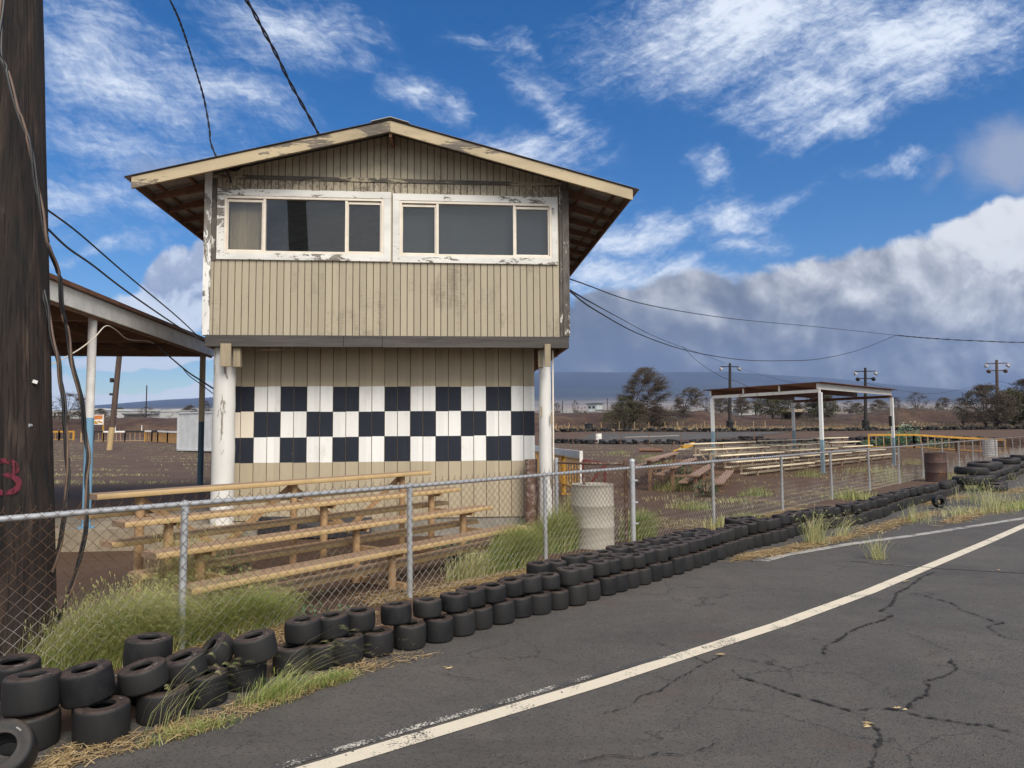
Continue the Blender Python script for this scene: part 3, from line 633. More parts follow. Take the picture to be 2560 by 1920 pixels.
    for a,b_,lab in ((ua,AP,None),(AP,ub,None)):
        r=MB(); r.prism([(a,roofz(a)-.19),(b_,roofz(b_)-.19),(b_,roofz(b_)-.022),(a,roofz(a)-.022)],-OV-.005,-OV+.035); part('rake_board',r,'rake',roof,smooth=False,bevel=.004)
    for sgn in (-1,1):
        for k in range(11):
            y=-.36+k*.6; e0,e1=AP+.05-.0,3.60
            r=MB(); p=[(AP+sgn*(2.69),roofz(AP-2.69)-.16),(AP+sgn*e1,roofz(AP-e1)-.135),(AP+sgn*e1,roofz(AP-e1)-.05),(AP+sgn*2.69,roofz(AP-2.69)-.03)]
            if sgn<0: p=p[::-1]
            r.prism(p,y,y+.045); part('rafter',r,'dark_wood',roof,smooth=False)
        for e in (3.44,2.98):
            u=AP+sgn*e; r=MB(); r.box(u-.02,u+.02,-.40,y1-.06,roofz(u)-.048,roofz(u)-.013); part('purlin',r,'dark_wood',roof,smooth=False)
        u=AP+sgn*3.62; r=MB(); r.box(u-.014,u+.014,-OV+.037,y1-.04,roofz(u)-.15,roofz(u)-.018); part('eave_board',r,'dark_wood',roof,smooth=False)
    r=MB(); r.box(AP-.02,AP+.02,-OV+.037,-.002,ZA-.25,ZA-.06); part('ridge_board',r,'dark_wood',roof,smooth=False)
    # lower storey
    y=.65; zr=[.285,1.175,1.572,1.969,2.366,3.01]; lw=MB(); g0=.5185; p=.2016
    xs=[-.02]+[g0+k*p for k in range(-2,22) if g0+k*p<4.925]+[4.93]
    rnd=random.Random(3)
    for i,(a,b_) in enumerate(zip(xs[:-1],xs[1:])):
        a2=a+.0055 if i else a; b2=b_-.0055 if i<len(xs)-2 else b_
        kk=math.floor((a+.01-g0)/(2*p)); zz=[zr[0]]+[q+rnd.uniform(-.006,.006) for q in zr[1:5]]+[zr[5]]
        for r_ in range(5):
            if r_ in (0,4): mi=0
            else:
                dark=(kk+ (3-r_))%2!=0
                mi=2 if dark else (3 if (r_==2 and kk<0) else 1)
            lw.box(a2,b2,y,y+.010,zz[r_],zz[r_+1],mi)
    lw.box(-.02,4.93,y+.010,y+.09,.285,3.01,4)
    part('lower_wall',lw,['siding_low','check_white','check_black','check_cream','groove'],T,smooth=False)
    sl=MB(); sl.box(4.84,4.93,y+.09,D-.1,.285,3.01); sl.box(-.02,.07,y+.09,D-.1,.285,3.01); sl.box(.07,4.84,D-.19,D-.1,.285,3.01); part('side_wall',sl,'siding_low',T,smooth=False)
    fo=MB(); fo.box(.02,4.91,y+.02,D-.12,-.1,.284); part('foundation',fo,'concrete_g',T,smooth=False)
    def pillar(x,yy,r0,r1,z1,lab):
        m=MB(); rn=random.Random(int(x*10)); ks=14
        m.tube([(x+rn.uniform(-.004,.004),yy,-.05+(z1+.05)*k/ks) for k in range(ks+1)],[r0+(r1-r0)*k/ks+rn.uniform(-.003,.003) for k in range(ks+1)],20)
        part('pillar',m,'pillar_w',T,lab)
    pillar(.195,.22,.166,.155,2.912,'thick whitewashed log pillar'); pillar(5.045,.22,.10,.09,2.912,'thin whitewashed pole pillar')
    pillar(.2,5.1,.1,.1,2.9,None); pillar(5.05,5.1,.1,.09,2.9,None)
    b=MB(); b.box(.215,.365,-.085,-.043,2.615,2.955); b.box(.37,.47,.02,.12,2.62,2.905); part('bracket',b,'bracket',T,smooth=False,bevel=.004)
    b=MB(); b.box(5.006,5.096,-.085,-.043,2.625,2.968); b.box(4.93,5.0,.1,.16,2.63,2.905); part('bracket',b,'bracket',T,smooth=False,bevel=.004)
    b=MB(); b.tube([(5.168,.2,.0),(5.165,.2,1.2),(5.17,.2,2.9)],.013,8); part('conduit',b,'frame',T)
    b=MB(); b.box(5.11,5.13,.10,.12,1.75,1.9); b.box(4.955,4.985,.128,.135,1.86,2.02); part('clip',b,'bracket',T,smooth=False)
    b=MB(); b.tube([(.62,.03,2.9),(.8,.02,2.872),(1.0,.02,2.87),(1.2,.03,2.905)],.008,6); b.tube([(3.9,.03,2.9),(4.05,.03,2.88),(4.2,.05,2.905)],.006,6); part('loose_wire',b,'cable_tan',T)
    b=MB()
    bp=single('black_board',MB(),'blackpanel','black painted board leaning at the foot of the chequered wall behind the bleachers','board',(-4.49,10.4,0),R(5.2)) if False else None
    m=MB(); m.add([(.62,.60,.02),(2.35,.50,.02),(2.35,.66,.30),(.62,.645,.345),(.62,.585,.02),(2.35,.48,.02),(2.35,.645,.31),(.62,.63,.355)],[(0,1,2,3),(7,6,5,4),(0,4,5,1),(1,5,6,2),(2,6,7,3),(3,7,4,0)])
    single('black_board',m,'blackpanel','black painted board leaning at the foot of the chequered wall behind the tan bleachers','board',(-4.49,10.4,0),R(5.2),smooth=False)
build_tower()
def lworld(u,y,z=0):
    a=R(5.2); return (-4.49+u*math.cos(a)-y*math.sin(a),10.4+u*math.sin(a)+y*math.cos(a),z)
m=MB(); m.tube([(0,0,-.05),(0,0,.3),(.005,0,.8),(0,0,1.2)],[.105,.10,.097,.095],16); single('stub_post',m,'stump','short mottled brown concrete post against the chequered wall by the thin pillar','post',lworld(4.84,.42))
m=MB()
for k in range(46):
    t=k/46*2*math.pi*3.4; r=.115+.012*math.sin(t*.7)+.006*math.sin(t*2.3); m.v
pts=[(( .115+.014*math.sin(k*.31))*math.cos(k/9*1.25)*.9,-.015-.004*(k%5),(.115+.016*math.cos(k*.23))*math.sin(k/9*1.25)*.78) for k in range(150)]
m.tube(pts,.006,5); m.box(-.09,-.02,-.05,-.001,-.02,.10)
single('cable_coil',m,'cable','coil of black cable hung on the gable under the roof edge','cable coil',lworld(.34,-.005,5.66),R(5.2))
# ---------------------------------------------------------------- utility pole with its cables
def build_pole():
    T=thing('utility_pole','massive dark creosoted utility pole standing closest, behind the chain link fence','utility pole',(-3.515,5.15,0))
    m=MB(); rn=random.Random(5); n=110; ks=80
    sp=[[rn.gauss(0,1) for _ in range(12)] for _ in range(n)]
    for k in range(ks+1):
        z=-.1+8.6*k/ks; r=.240-.0055*z; lean=-.052*max(z,0)
        for j in range(n):
            a=2*math.pi*j/n; t=(k/ks)*10.99; i=int(t); q=sp[j][i]*(1-t+i)+sp[j][i+1]*(t-i); rr=r*(1+.010*math.sin(a*7+z*.2)+rn.uniform(-.002,.002))+(-.010 if q<-1.0 else .0035*max(-1,min(1,q))); m.v.append((lean+rr*math.cos(a),rr*math.sin(a),z))
    for k in range(ks):
        for j in range(n): m.f.append((k*n+j,k*n+(j+1)%n,(k+1)*n+(j+1)%n,(k+1)*n+j)); m.mi.append(0)
    m.f.append(tuple(ks*n+j for j in range(n))); m.mi.append(0)
    part('shaft',m,'pole',T)
    # sprayed figure: ribbon lying on the shaft's curved face, facing the camera
    def ribbon(pl,w):
        mm=MB(); vs=[]; fs=[]; P=[Vector((a,z)) for a,z in pl]
        for i,p in enumerate(P):
            d=(P[min(i+1,len(P)-1)]-P[max(i-1,0)]).normalized(); q=Vector((d.y,-d.x))*w/2*(1+.15*math.sin(i*1.7))
            for e in (p-q,p+q):
                r=.2445-.0055*e.y; ang=e.x/.235-math.pi/2-.05
                vs.append((r*math.cos(ang)-.052*e.y,r*math.sin(ang),e.y))
            if i: fs.append((2*i-2,2*i-1,2*i+1,2*i))
        mm.add(vs,fs); return mm
    z0=1.36; pl=[]
    for k in range(13): a=math.pi*.80-k/12*math.pi*1.28; pl.append((.092+.068*math.cos(a),z0+.055+.052*math.sin(a)))
    for k in range(13): a=math.pi*.42-k/12*math.pi*1.28; pl.append((.097+.078*math.cos(a),z0-.055+.06*math.sin(a)))
    part('sprayed_mark',ribbon(pl,.036),'graffiti',T,'figure 3 sprayed in red',smooth=False)
    t=MB(); t.box(-.014,.014,-.016,.0,-.012,.012); o=part('tag',t,'white',T,smooth=False); o.location=(.108,-.098,2.02); o.rotation_euler=(0,.3,.95)
    t=MB(); t.tube([(0,-.01,0),(0,.02,0)],.012,8); o=part('bolt',t,'galv',T); o.location=(.103,-.122,1.71)
build_pole()
def catmull(P,n):
    P=[Vector(p) for p in P]; Q=[P[0]*2-P[1]]+P+[P[-1]*2-P[-2]]; out=[]
    for i in range(1,len(Q)-2):
        for k in range(n):
            t=k/n; a,b,c,d=Q[i-1:i+3]
            out.append(.5*((2*b)+(c-a)*t+(2*a-5*b+4*c-d)*t*t+(3*b-a-3*c+d)*t**3))
    return out+[P[-1]]
def cable(name,label,P,r,strands=1,twist=.35,mats=('cable',),group=None,sub=8,n=6,spread=1.1,cat='cable'):
    pts=catmull(P,sub)
    if strands==1:
        m=MB(); m.tube(pts,r,n); return single(name,m,mats[0],label,cat,group=group)
    b=pts[0].copy(); T=thing(name,label,cat,b,0,group); L=0
    acc=[0]
    for i in range(1,len(pts)): acc.append(acc[-1]+(pts[i]-pts[i-1]).length)
    for s in range(strands):
        q=[]
        for i,p in enumerate(pts):
            d=(pts[min(i+1,len(pts)-1)]-pts[max(0,i-1)]).normalized(); x=d.orthogonal() if abs(d.z)>.95 else d.cross(Vector((0,0,1))); x.normalize(); y=d.cross(x)
            a=2*math.pi*(acc[i]/twist+s/strands); q.append(p+(x*math.cos(a)+y*math.sin(a))*r*spread-b)
        m=MB(); m.tube(q,r,n); part('strand',m,mats[s%len(mats)],T)
    return T
H1=[(-3.566,4.86,4.336),(-3.526,4.88,4.186),(-3.448,4.90,3.91),(-3.381,4.93,3.687),(-3.344,4.95,3.44),(-3.301,4.97,3.197),(-3.27,5.0,2.969),(-3.261,5.05,2.81),(-3.262,5.10,2.585),(-3.25,5.17,2.353),(-3.22,5.18,2.141),(-3.17,5.211,1.931),(-3.15,5.249,1.638),(-3.115,5.238,1.474),(-3.114,5.226,1.311),(-3.098,5.211,1.101),(-3.098,5.197,.919),(-3.12,5.164,.70),(-3.158,5.135,.512),(-3.20,5.125,.406),(-3.235,5.12,.313)]
H1=[(-3.60,4.92,5.2),(-3.58,4.88,4.7)]+H1
H1=[(x-.0,y-.06 if z>2.9 else y,z) for x,y,z in H1]
cable('pole_cable','bundle of black and brown cables sagging down the face of the big pole','' or H1,.0085,3,.9,('cable','cable_tan','cable'),None,6)
H2=[(-3.56,5.20,3.1),(-3.50,5.17,2.9),(-3.43,5.158,2.656),(-3.405,5.165,2.556),(-3.377,5.171,2.377),(-3.33,5.184,2.199),(-3.312,5.196,2.034),(-3.281,5.2,1.855),(-3.268,5.2,1.677),(-3.251,5.2,1.514),(-3.236,5.2,1.33),(-3.239,5.185,1.105),(-3.251,5.17,.91),(-3.274,5.159,.77),(-3.295,5.15,.664)]
cable('pole_cable','black cable loop hanging close against the right edge of the big pole',H2,.0085,3,.8,('cable','cable','cable_tan'),None,6)
C1=[(-3.42,5.2,6.9),(-3.75,6.6,6.70),(-3.942,7.93,6.666),(-4.1,8.592,6.692),(-4.278,9.282,6.643),(-4.415,9.93,6.473),(-4.385,10.08,6.068),(-4.385,10.12,5.904),(-4.317,10.2,5.682),(-4.212,10.349,5.501),(-4.176,10.39,5.379)]
cable('overhead_cable','thin black overhead cable dropping to the gable beside the left eave','' or C1,.0085,2,.25,('cable',),None,9)
C2=[(-3.43,5.2,7.3),(-3.44,7.0,7.3),(-3.428,8.9,7.273),(-3.436,9.487,7.245),(-3.422,10.03,7.176),(-3.403,10.61,7.048),(-3.343,11.147,6.9),(-3.26,11.7,6.706),(-3.1,12.6,6.3),(-3.0,13.1,5.98)]
cable('overhead_cable','thick twisted black overhead cable running over the roof ridge slope',C2,.014,2,.75,('cable',),None,9)
CA=[(-3.50,5.1,3.375),(-3.545,5.3,3.364),(-3.669,5.92,3.349),(-3.898,7.08,3.26),(-4.265,8.93,3.141),(-4.55,10.37,3.009)]
cable('overhead_cable','upper of two black wires from the big pole down to the floor beam corner',CA,.008,1,n=6)
CB=[(-3.495,5.1,3.235),(-3.534,5.3,3.218),(-3.615,5.70,3.163),(-3.716,6.21,3.143),(-3.865,6.96,3.092),(-4.098,8.12,3.044),(-4.327,9.26,3.01),(-4.545,10.38,2.995)]
cable('overhead_cable','lower sagging one of two black wires from the big pole to the floor beam corner',CB,.009,1,n=6)
W1=[(.87,10.9,4.56),(1.081,13.0,4.551),(3.928,21.446,5.951),(9.194,31.014,7.134),(16.412,40.082,7.858),(22.757,41.772,7.151)]
cable('overhead_wire','thin straight wire sloping from building corner to the junction in the sky',[W1[1]]+[(6.3,26,6.6),(12.5,35,7.35),W1[5]] if False else [(.88,10.95,4.02),(3.3,16.8,4.62),(8.0,25.0,5.55),(14.8,34.0,6.55),(22.0,40.2,6.93)],.011,1,n=5)
cable('overhead_wire','sagging wire that dips low between building and junction in the sky',[(.88,10.95,3.84),(1.6,13.4,3.93),(3.559,19.563,4.295),(5.862,23.5,4.268),(8.905,27.592,4.365),(11.642,30.698,4.607),(14.736,33.806,4.99),(18.236,36.991,5.775),(21.792,40.0,6.918)],.014,1,n=5)
cable('overhead_wire','twisted wire from the building corner to the nearest dark floodlight pole',[(.88,10.95,3.84),(2.831,24.72,6.15),(5.971,38.773,7.875),(10.922,54.892,9.097),(16.772,69.393,9.857),(21.655,79.613,10.144),(27.255,90.0,10.21)] if False else [(.88,10.95,3.85),(2.0,17.4,4.79),(4.55,29.9,6.42),(9.2,46.6,7.93),(14.4,60,8.67),(20.2,74.5,9.55),(27.2,90,10.0)],.017,1,n=5)
cable('overhead_wire','wire continuing from the junction in the sky out of frame on the right',[(21.9,40.1,6.92),(25.254,42.4,7.026),(28.393,43.166,6.958),(31.928,44.0,6.941),(36,45,7.1)],.019,2,1.6,('cable',),None,8)
cable('overhead_wire','wire hanging from the twisted line down to the rusty shelter roof',[(7.251,30,5.198),(7.814,30,4.597),(8.815,30,3.909),(9.655,30,3.615),(10.243,30,3.30)],.010,1,n=5)
cable('overhead_wire','wire between the nearest floodlight pole and the rusty shelter',[(28.0,89.9,9.7),(25.334,72.303,7.233),(21.527,56.059,5.458),(16.705,40.0,4.065),(13.4,35.0,3.3)],.013,1,n=5)
cable('overhead_wire','sagging wire strung between the two right hand floodlight poles',[(45.0,90,7.39),(48.236,90,6.658),(52.778,90,6.018),(56.861,90,6.5),(61.5,90,7.588)],.02,1,n=5)
cable('overhead_wire','wire leaving the farthest right floodlight pole out of frame',[(61.7,90,7.587),(57.784,80,6.321),(58,74,6.0)],.02,1,n=5)
# ---------------------------------------------------------------- left canopy on its slab
def build_canopy():
    rz=R(6.6); T=thing('open_canopy','open-sided flat roofed canopy on blue and white posts beside the big pole','canopy',(-6.115,10.28,0),rz)
    def post(x,y,r,zb,zc,zt,mats):
        m=MB(); m.lathe([(r,0.3),(r,zc),(r,zt)],18,(x,y,0),mis=[1,0,0]); m.lathe([(r*1.9,.3),(r*1.9,.315),(r,.315)],12,(x,y,0),mis=[1,1,1]); return part('post',m,mats,T)
    post(0,0,.058,.3,1.876,3.33,['white','blue']); post(0,5.075,.06,.3,1.89,3.33,['bracket','shaded_blue'])
    post(-4.0,0,.058,.3,1.876,3.33,['white','blue']); post(-4.0,5.075,.06,.3,1.89,3.33,['bracket','shaded_blue'])
    f=MB(); f.box(.10,.14,-3.2,5.42,3.335,3.585); part('fascia',f,'white',T,smooth=False,bevel=.004)
    f=MB(); f.box(.06,.098,-3.2,5.40,3.30,3.42); part('fascia_backing',f,'dark_woodx',T,smooth=False)
    r=MB(); r.box(-4.4,.20,-3.25,5.5,3.59,3.625); r.box(-4.4,.165,-3.23,5.47,3.625,3.66)
    rf=part('roof',r,'rustbrown',T,smooth=False)
    s=MB()
    for k in range(110): s.prism([(-4.3,3.56),(.05,3.56),(.05,3.588),(-4.3,3.588)],-3.2+k*.079,-3.2+k*.079+.03)
    part('ribbed_sheet',s,'rustbrown',rf,smooth=False)
    for y in (-2.6,.10,2.65,5.16):
        b=MB(); b.box(-4.3,.055,y,y+.09,3.31,3.555); part('cross_beam',b,'dark_woodx',T,smooth=False)
    for x in (-3.9,-2.6,-1.3):
        b=MB(); b.box(x,x+.05,-3.1,5.1,3.42,3.553); part('joist',b,'dark_woodx',T,smooth=False)
    cable('canopy_wire','cream wire looping past the white post under the canopy',[(-6.25,9.3,2.5),(-6.1,9.5,2.623),(-5.985,9.786,2.823),(-5.97,10.1,3.03),(-6.0,10.416,3.235),(-6.122,10.905,3.246),(-6.305,11.59,3.192),(-6.47,12.5,3.283),(-6.6,13.0,3.3)],.009,1,n=6) .data.materials.__setitem__(0,M_['frame'])
    cable('canopy_wire','black wire sagging from the canopy to the thick pillar',[(-6.4,12.7,3.29),(-6.265,12.5,3.189),(-5.774,12.008,2.908),(-5.251,11.469,2.635),(-4.888,11.095,2.476),(-4.50,10.68,2.312)],.012,1,n=6)
    cable('canopy_wire','twin black wire drooping under the other one to the thick pillar',[(-5.5,11.75,2.76),(-5.2,11.40,2.57),(-4.87,11.08,2.41),(-4.50,10.66,2.24)],.007,1,n=6)
    m=MB(); m.slab([(-13,9.6),(-6.3,10.02),(-4.02,10.30),(-4.07,10.86),(-4.60,10.86),(-5.2,17.2),(-13,16.6)],-.05,.30)
    struct('concrete_slab',m,'concrete',False)
build_canopy()
# ---------------------------------------------------------------- chain link fences
def mesh_wires(s0,s1,h,pitch,r,org,d=(DX,DY),z0=.03,n=3):
    """woven diamonds: each wire zigzags up, hooked round its neighbour"""
    mb=MB(); hw=pitch/2; x=s0; vz=pitch*.5*.97; k=0; nx,ny=d[1],-d[0]
    while x<s1:
        pts=[]; z=z0; i=0
        while z<h:
            a=x+(hw if (i+k)%2 else 0); off=.0022*(1 if i%2 else -1); rn=.0016*math.sin(k*12.9+i*78.2)
            pts.append((org[0]+d[0]*(a+rn)+nx*off,org[1]+d[1]*(a+rn)+ny*off,z+rn)); z+=vz; i+=1
        mb.tube(pts,r,n,caps=False)
        if k%2==0: # twisted barb over the rail
            a=x+(hw if (i-1+k)%2 else 0); mb.tube([pts[-1],(org[0]+d[0]*(a+.012),org[1]+d[1]*(a+.012),pts[-1][2]+.02),(org[0]+d[0]*(a+.002),org[1]+d[1]*(a+.002),pts[-1][2]+.030)],r,n,caps=False)
        x+=hw; k+=1
    return mb
def build_fence(name,label,s0,s1,posts,rail=(True),wpitch=.089,wr=.0025,h=1.165,terminal=None):
    org=fence(s0); T=thing(name,label,'chain link fence',(org[0],org[1],0))
    rel=lambda s,off=0:(DX*(s-s0)+DY*off,DY*(s-s0)-DX*off)
    m=MB()
    a=rel(s0);b=rel(s1); n=max(2,int((s1-s0)/1.2)); rn=random.Random(4)
    m.tube([(*rel(s0+(s1-s0)*k/n,-.035),1.105+rn.uniform(-.004,.004)) for k in range(n+1)],.021,12)
    t=s0+1.2
    while t<s1:
        m.tube([(*rel(t-.03,-.035),1.105),(*rel(t+.03,-.035),1.105)],.0245,12); t+=3.4
    part('top_rail',m,'galv',T)
    part('wire_mesh',mesh_wires(0,s1-s0,h,wpitch,wr,(0,0)),'wire',T)
    for s in posts:
        p=MB(); x,y=rel(s,-.035); tl=rn.uniform(-.012,.012)
        p.tube([(x,y,-.05),(x+tl*.5,y,.5),(x+tl,y,1.075)],.027,14); p.tube([(x+tl,y,1.03),(x+tl,y,1.086)],.031,14)
        p.tube([(x+tl-DX*.0,y,1.08),(x+tl,y,1.135)],[.013,.011],8); p.tube([(x+tl-DX*.018,y-DY*.018,1.105),(x+tl+DX*.018,y+DY*.018,1.105)],.0265,12)
        for z in (.35,.78): p.tube([(x+.03*math.cos(q),y+.03*math.sin(q),z+.003*math.sin(q*3)) for q in np.linspace(0,6.28,13)],.0022,4,caps=False)
        part('post',p,'galv',T)
    return T,rel
Tn,reln=build_fence('chain_link_fence','chain link fence running in front of the tan bleachers and white drum',-2.6,6.30,[0,2.25,4.39])
p=MB(); x,y=reln(6.36,-.02); p.tube([(x,y,-.05),(x,y,1.20)],.037,16); p.tube([(x,y,1.195),(x,y,1.215),(x,y,1.235),(x,y,1.243)],[.043,.042,.028,.006],16)
for z in (.32,.62,.93): p.tube([(x,y,z-.012),(x,y,z+.012)],.041,16); p.box(x+.035,x+.075,y-.006,y+.006,z-.012,z+.012)
part('end_post',p,'galv',Tn,'taller end post with domed cap')
FS=[6.42+2.5]+[6.42+2.5+3.04*k for k in range(1,17)]
build_fence('chain_link_fence','long chain link fence running from the tall end post away along the tyre wall',6.46,60,FS,wr=.0023,wpitch=.089)
# rusty short cross fence between the end post and the thin pillar
def cross_fence():
    a=Vector((1.63,10.32,0)); b=Vector((.68,11.02,0)); d=(b-a).normalized(); L=(b-a).length
    T=thing('cross_fence','short rusty topped chain link section closing the gap behind the white drum','chain link fence',a)
    m=MB(); m.tube([(0,0,1.16),tuple((b-a)*.5+Vector((0,0,1.152))),tuple((b-a)+Vector((0,0,1.158)))],.020,10); part('top_rail',m,'rail_rust',T)
    m=MB(); m.tube([(0,0,-.05),(0,0,1.215)],.026,12); m.tube([(0,0,1.21),(0,0,1.235)],[.030,.012],12); part('post',m,'rail_rust',T,'brown rusted post')
    e=b-a; m=MB(); m.tube([(e.x,e.y,-.05),(e.x,e.y,1.215)],.026,12); m.tube([(e.x,e.y,1.21),(e.x,e.y,1.23)],[.03,.012],12); m.tube([(e.x,e.y,1.14),(e.x,e.y,1.18)],.034,12); part('post',m,'galv',T)
    mm=mesh_wires(0,L,1.16,.089,.0023,(0,0),(d.x,d.y)); part('wire_mesh',mm,'wire',T)
cross_fence()
# ---------------------------------------------------------------- bleachers
def plank(x0,x1,y,w,z,t=.045,r=.012):
    """seat board with rounded nosing and shallow ribs along its top; z is the top"""
    pr=[(y+r,z-t),(y+.003,z-t+.004),(y,z-t+r),(y,z-r),(y+.004,z-.003),(y+r,z)]
    k=6
    for i in range(1,k): q=y+r+(w-2*r)*i/k; pr+=[(q-.004,z),(q-.002,z-.0035),(q+.002,z-.0035),(q+.004,z)]
    pr+=[(y+w-r,z),(y+w-.004,z-.003),(y+w,z-r),(y+w,z-t+r),(y+w-r,z-t)]
    m=MB(); n=len(pr); m.add([(x0,a,b) for a,b in pr]+[(x1,a,b) for a,b in pr],[tuple(range(n)),tuple(range(2*n-1,n-1,-1))]+[(i,(i+1)%n,(i+1)%n+n,i+n) for i in range(n)])
    for i in range(0,5): m.mi[2+i]=1
    return m
def bleacher(name,label,loc,rz,L,rows,t,rise,z1,seatw,df,dz,frames,ms,mp,post='round',pr=.03,group=None,thick=.045,brace=True,firstfoot=False,g0=0,me=None):
    me=me or ms
    T=thing(name,label,'bleachers',loc,rz,group)
    for i in range(rows):
        y=t*i; z=z1+rise*i
        part('seat',plank(0,L,y,seatw,z,thick),[ms,me],T)
        if i or firstfoot: part('footboard',plank(0,L,y+df,seatw*.92,z-dz,thick),[('footwood' if me=='tanedge' else ms),me],T)
        for x in frames:
            m=MB(); yy=y+seatw*.5
            if post=='round': m.tube([(x,yy,g0-.02),(x,yy,z-thick)],pr,12)
            else: m.beam((x,yy,g0-.02),(x,yy,z-thick),pr,pr*1.3)
            part('post',m,mp,T)
        
    for x in frames:
        m=MB()
        for i in range(rows-1):
            z=z1+rise*i; m.beam((x+pr*1.6,t*i+.02,z+rise-dz-thick-.03),(x+pr*1.6,t*(i+1)+seatw*.8,z+rise-dz-thick-.03),.035,.06)
        m.beam((x+pr*1.6,.0,g0+.03),(x+pr*1.6,t*(rows-1)+seatw*.8,g0+.03),.05,.06)
        part('bearer',m,mp,T,smooth=False)
    if brace:
        yb=t*(rows-1)+seatw*.5+pr+.012; zt=z1+rise*(rows-1)-thick-.03
        for a,b in zip(frames[:-1],frames[1:]):
            mx=(a+b)/2
            for e in (a,b):
                m=MB(); m.beam((e,yb,zt),(mx+(.04 if e==a else -.04),yb+(.012 if e==a else 0),g0+.36),.014,.075,(0,1,0) if False else (0,0,1)); part('brace',m,mp,T,smooth=False)
    return T
bleacher('bleachers','tan four-row wooden bleachers between the wire fence and the chequered wall','' or (-2.535,5.69,0),R(90-36.7),4.54,4,.563,.2184,.4225,.262,.242,.198,[.46,2.28,4.08],'tanwood','tanpost','round',.044,None,.052,True,True,me='tanedge')
bz=R(90-43.9); bx,by=math.cos(bz),math.sin(bz)
wa=(8.24,24.4)
for i,(lab,L) in enumerate([('cream-painted bleachers standing closest, left of the shelter posts',5.4),('cream-painted bleachers in the middle, under the rusty shelter',5.4),('cream-painted bleachers farthest along, beside the yellow barrier',4.4)]):
    s=i*6.02; bleacher('bleachers',lab,(wa[0]+bx*s,wa[1]+by*s,0),bz,L,5,.60,.203,.33+.03*i,.25,.27,.19,[.55,L/2,L-.55],'whiteseat','whitepost','square',.045,'cream bleachers in line by the shelter',.045,True,True,g0=0)
bleacher('bleachers','weathered brown four-row bleachers seen from the end behind the wire fence','' or (5.45,18.5,0),R(90-19.8),6.0,4,.60,.20,.27,.26,.30,.18,[.35,3.0,5.6],'brownseat','brownpost','square',.07,None,.05,True,True,g0=-.02)
# ---------------------------------------------------------------- drums
def drum(name,label,loc,r,h,mat,rim=True,lid=True,n=36):
    T=thing(name,label,'drum',loc,random.uniform(0,6)); p=[(r*.98,0),(r*1.012,.006),(r*1.012,.018),(r,.03)]
    for c in (h*.34,h*.67):
        p+=[(r,c-.03),(r*1.022,c-.013),(r*1.027,c),(r*1.022,c+.013),(r,c+.03)]
    p+=[(r*.995,h-.05),(r,h-.02),(r*1.015,h-.014),(r*1.02,h),(r*.985,h+.003),(r*.975,h-.016),(r*.6,h-.02),(0,h-.021)]
    m=MB(); m.lathe(p,n); part('body',m,mat,T); return T
D1=drum('steel_drum','chalky white steel drum with a tap on its lid, by the tall fence post',(1.14,10.22,0),.30,.885,'drum')
m=MB(); m.tube([(.10,-.1,.86),(.10,-.1,1.0)],.016,10); m.tube([(.10,-.1,.985),(.02,-.14,.99),(-.02,-.16,.985)],.013,8); m.tube([(.10,-.1,1.0),(.10,-.1,1.02)],.024,10); m.tube([(-.03,-.15,1.02),(-.03,-.17,.95)],.026,8)
part('tap',m,'rail_rust',D1)
drum('steel_drum','white drum standing far off against the low tyre wall',(8.4,69.5,ground(8.4,69.5)),.33,.9,'drum_far',n=20)
m=MB(); T=thing('steel_drum','brown rusty drum standing behind the fence near the end of the kart tyres','drum',(13.1,22.1,0),.3)
drm=MB(); r=.30; drm.lathe([(r,0),(r*1.01,.01),(r,.03),(r,.27),(r*1.025,.29),(r,.31),(r,.57),(r*1.025,.59),(r,.61),(r,.85),(r*1.02,.88),(r*.97,.885),(r*.97,.86),(0,.86)],30); part('body',drm,'brown_drum',T)
T=thing('steel_drum','grey ribbed drum beside the end of the yellow barrier','drum',(27.6,41.2,0),.3)
drm=MB(); p=[(.36,0)]
for k in range(9): p+=[(.36,.05+k*.1),(.38,.1+k*.1)]
p+=[(.36,.95),(.37,.97),(.33,.96),(0,.94)]
drm.lathe(p,24); part('body',drm,'whitegrey',T)
# ---------------------------------------------------------------- kart tyres
def tyre_mesh(Rr,w,marks=0,hole=.46,n=30,crown=.006,sh=.019):
    """slick tyre lying flat, open in the middle; z from 0 to w"""
    rb=Rr*hole; sh=min(sh,w*.3); P=[]
    for k in range(6): a=-math.pi/2+math.pi/2*k/5; P.append((Rr-sh+sh*math.cos(a),sh+sh*math.sin(a)))
    P.append((Rr+crown*.6,w*.5))
    for k in range(6): a=math.pi/2*k/5; P.append((Rr-sh+sh*math.cos(a),w-sh+sh*math.sin(a)))
    P+=[(Rr*.80,w+.001),(Rr*.64,w-.004),(rb+.014,w-.004),(rb+.004,w-.002),(rb,w-.010),(rb+.002,w-.022),(rb+.02,w-.03),(Rr-.03,w-.035),(Rr-.018,w*.5),(Rr-.03,.035),(rb+.02,.03),(rb+.002,.022),(rb,.010),(rb+.004,.002),(rb+.014,.004),(Rr*.64,.004),(Rr*.8,-.001)]
    m=MB(); m.lathe(P,n,closed=True)
    rn=random.Random(marks)
    for k in range(marks):
        a0=rn.uniform(0,6.28)
        for j in range(rn.randint(4,7)):
            a=a0+j*.075; r0,r1=Rr*.70,Rr*.70+rn.uniform(.010,.016)
            q=[(r0*math.cos(a),r0*math.sin(a)),(r1*math.cos(a),r1*math.sin(a)),(r1*math.cos(a+.045),r1*math.sin(a+.045)),(r0*math.cos(a+.045),r0*math.sin(a+.045))]
            z=w-.0005; m.add([(x,y,z) for x,y in q],[(0,1,2,3)] if False else [(3,2,1,0)],1)
    return m.mesh('kart_tyre',['rubber','mark'],True,50)
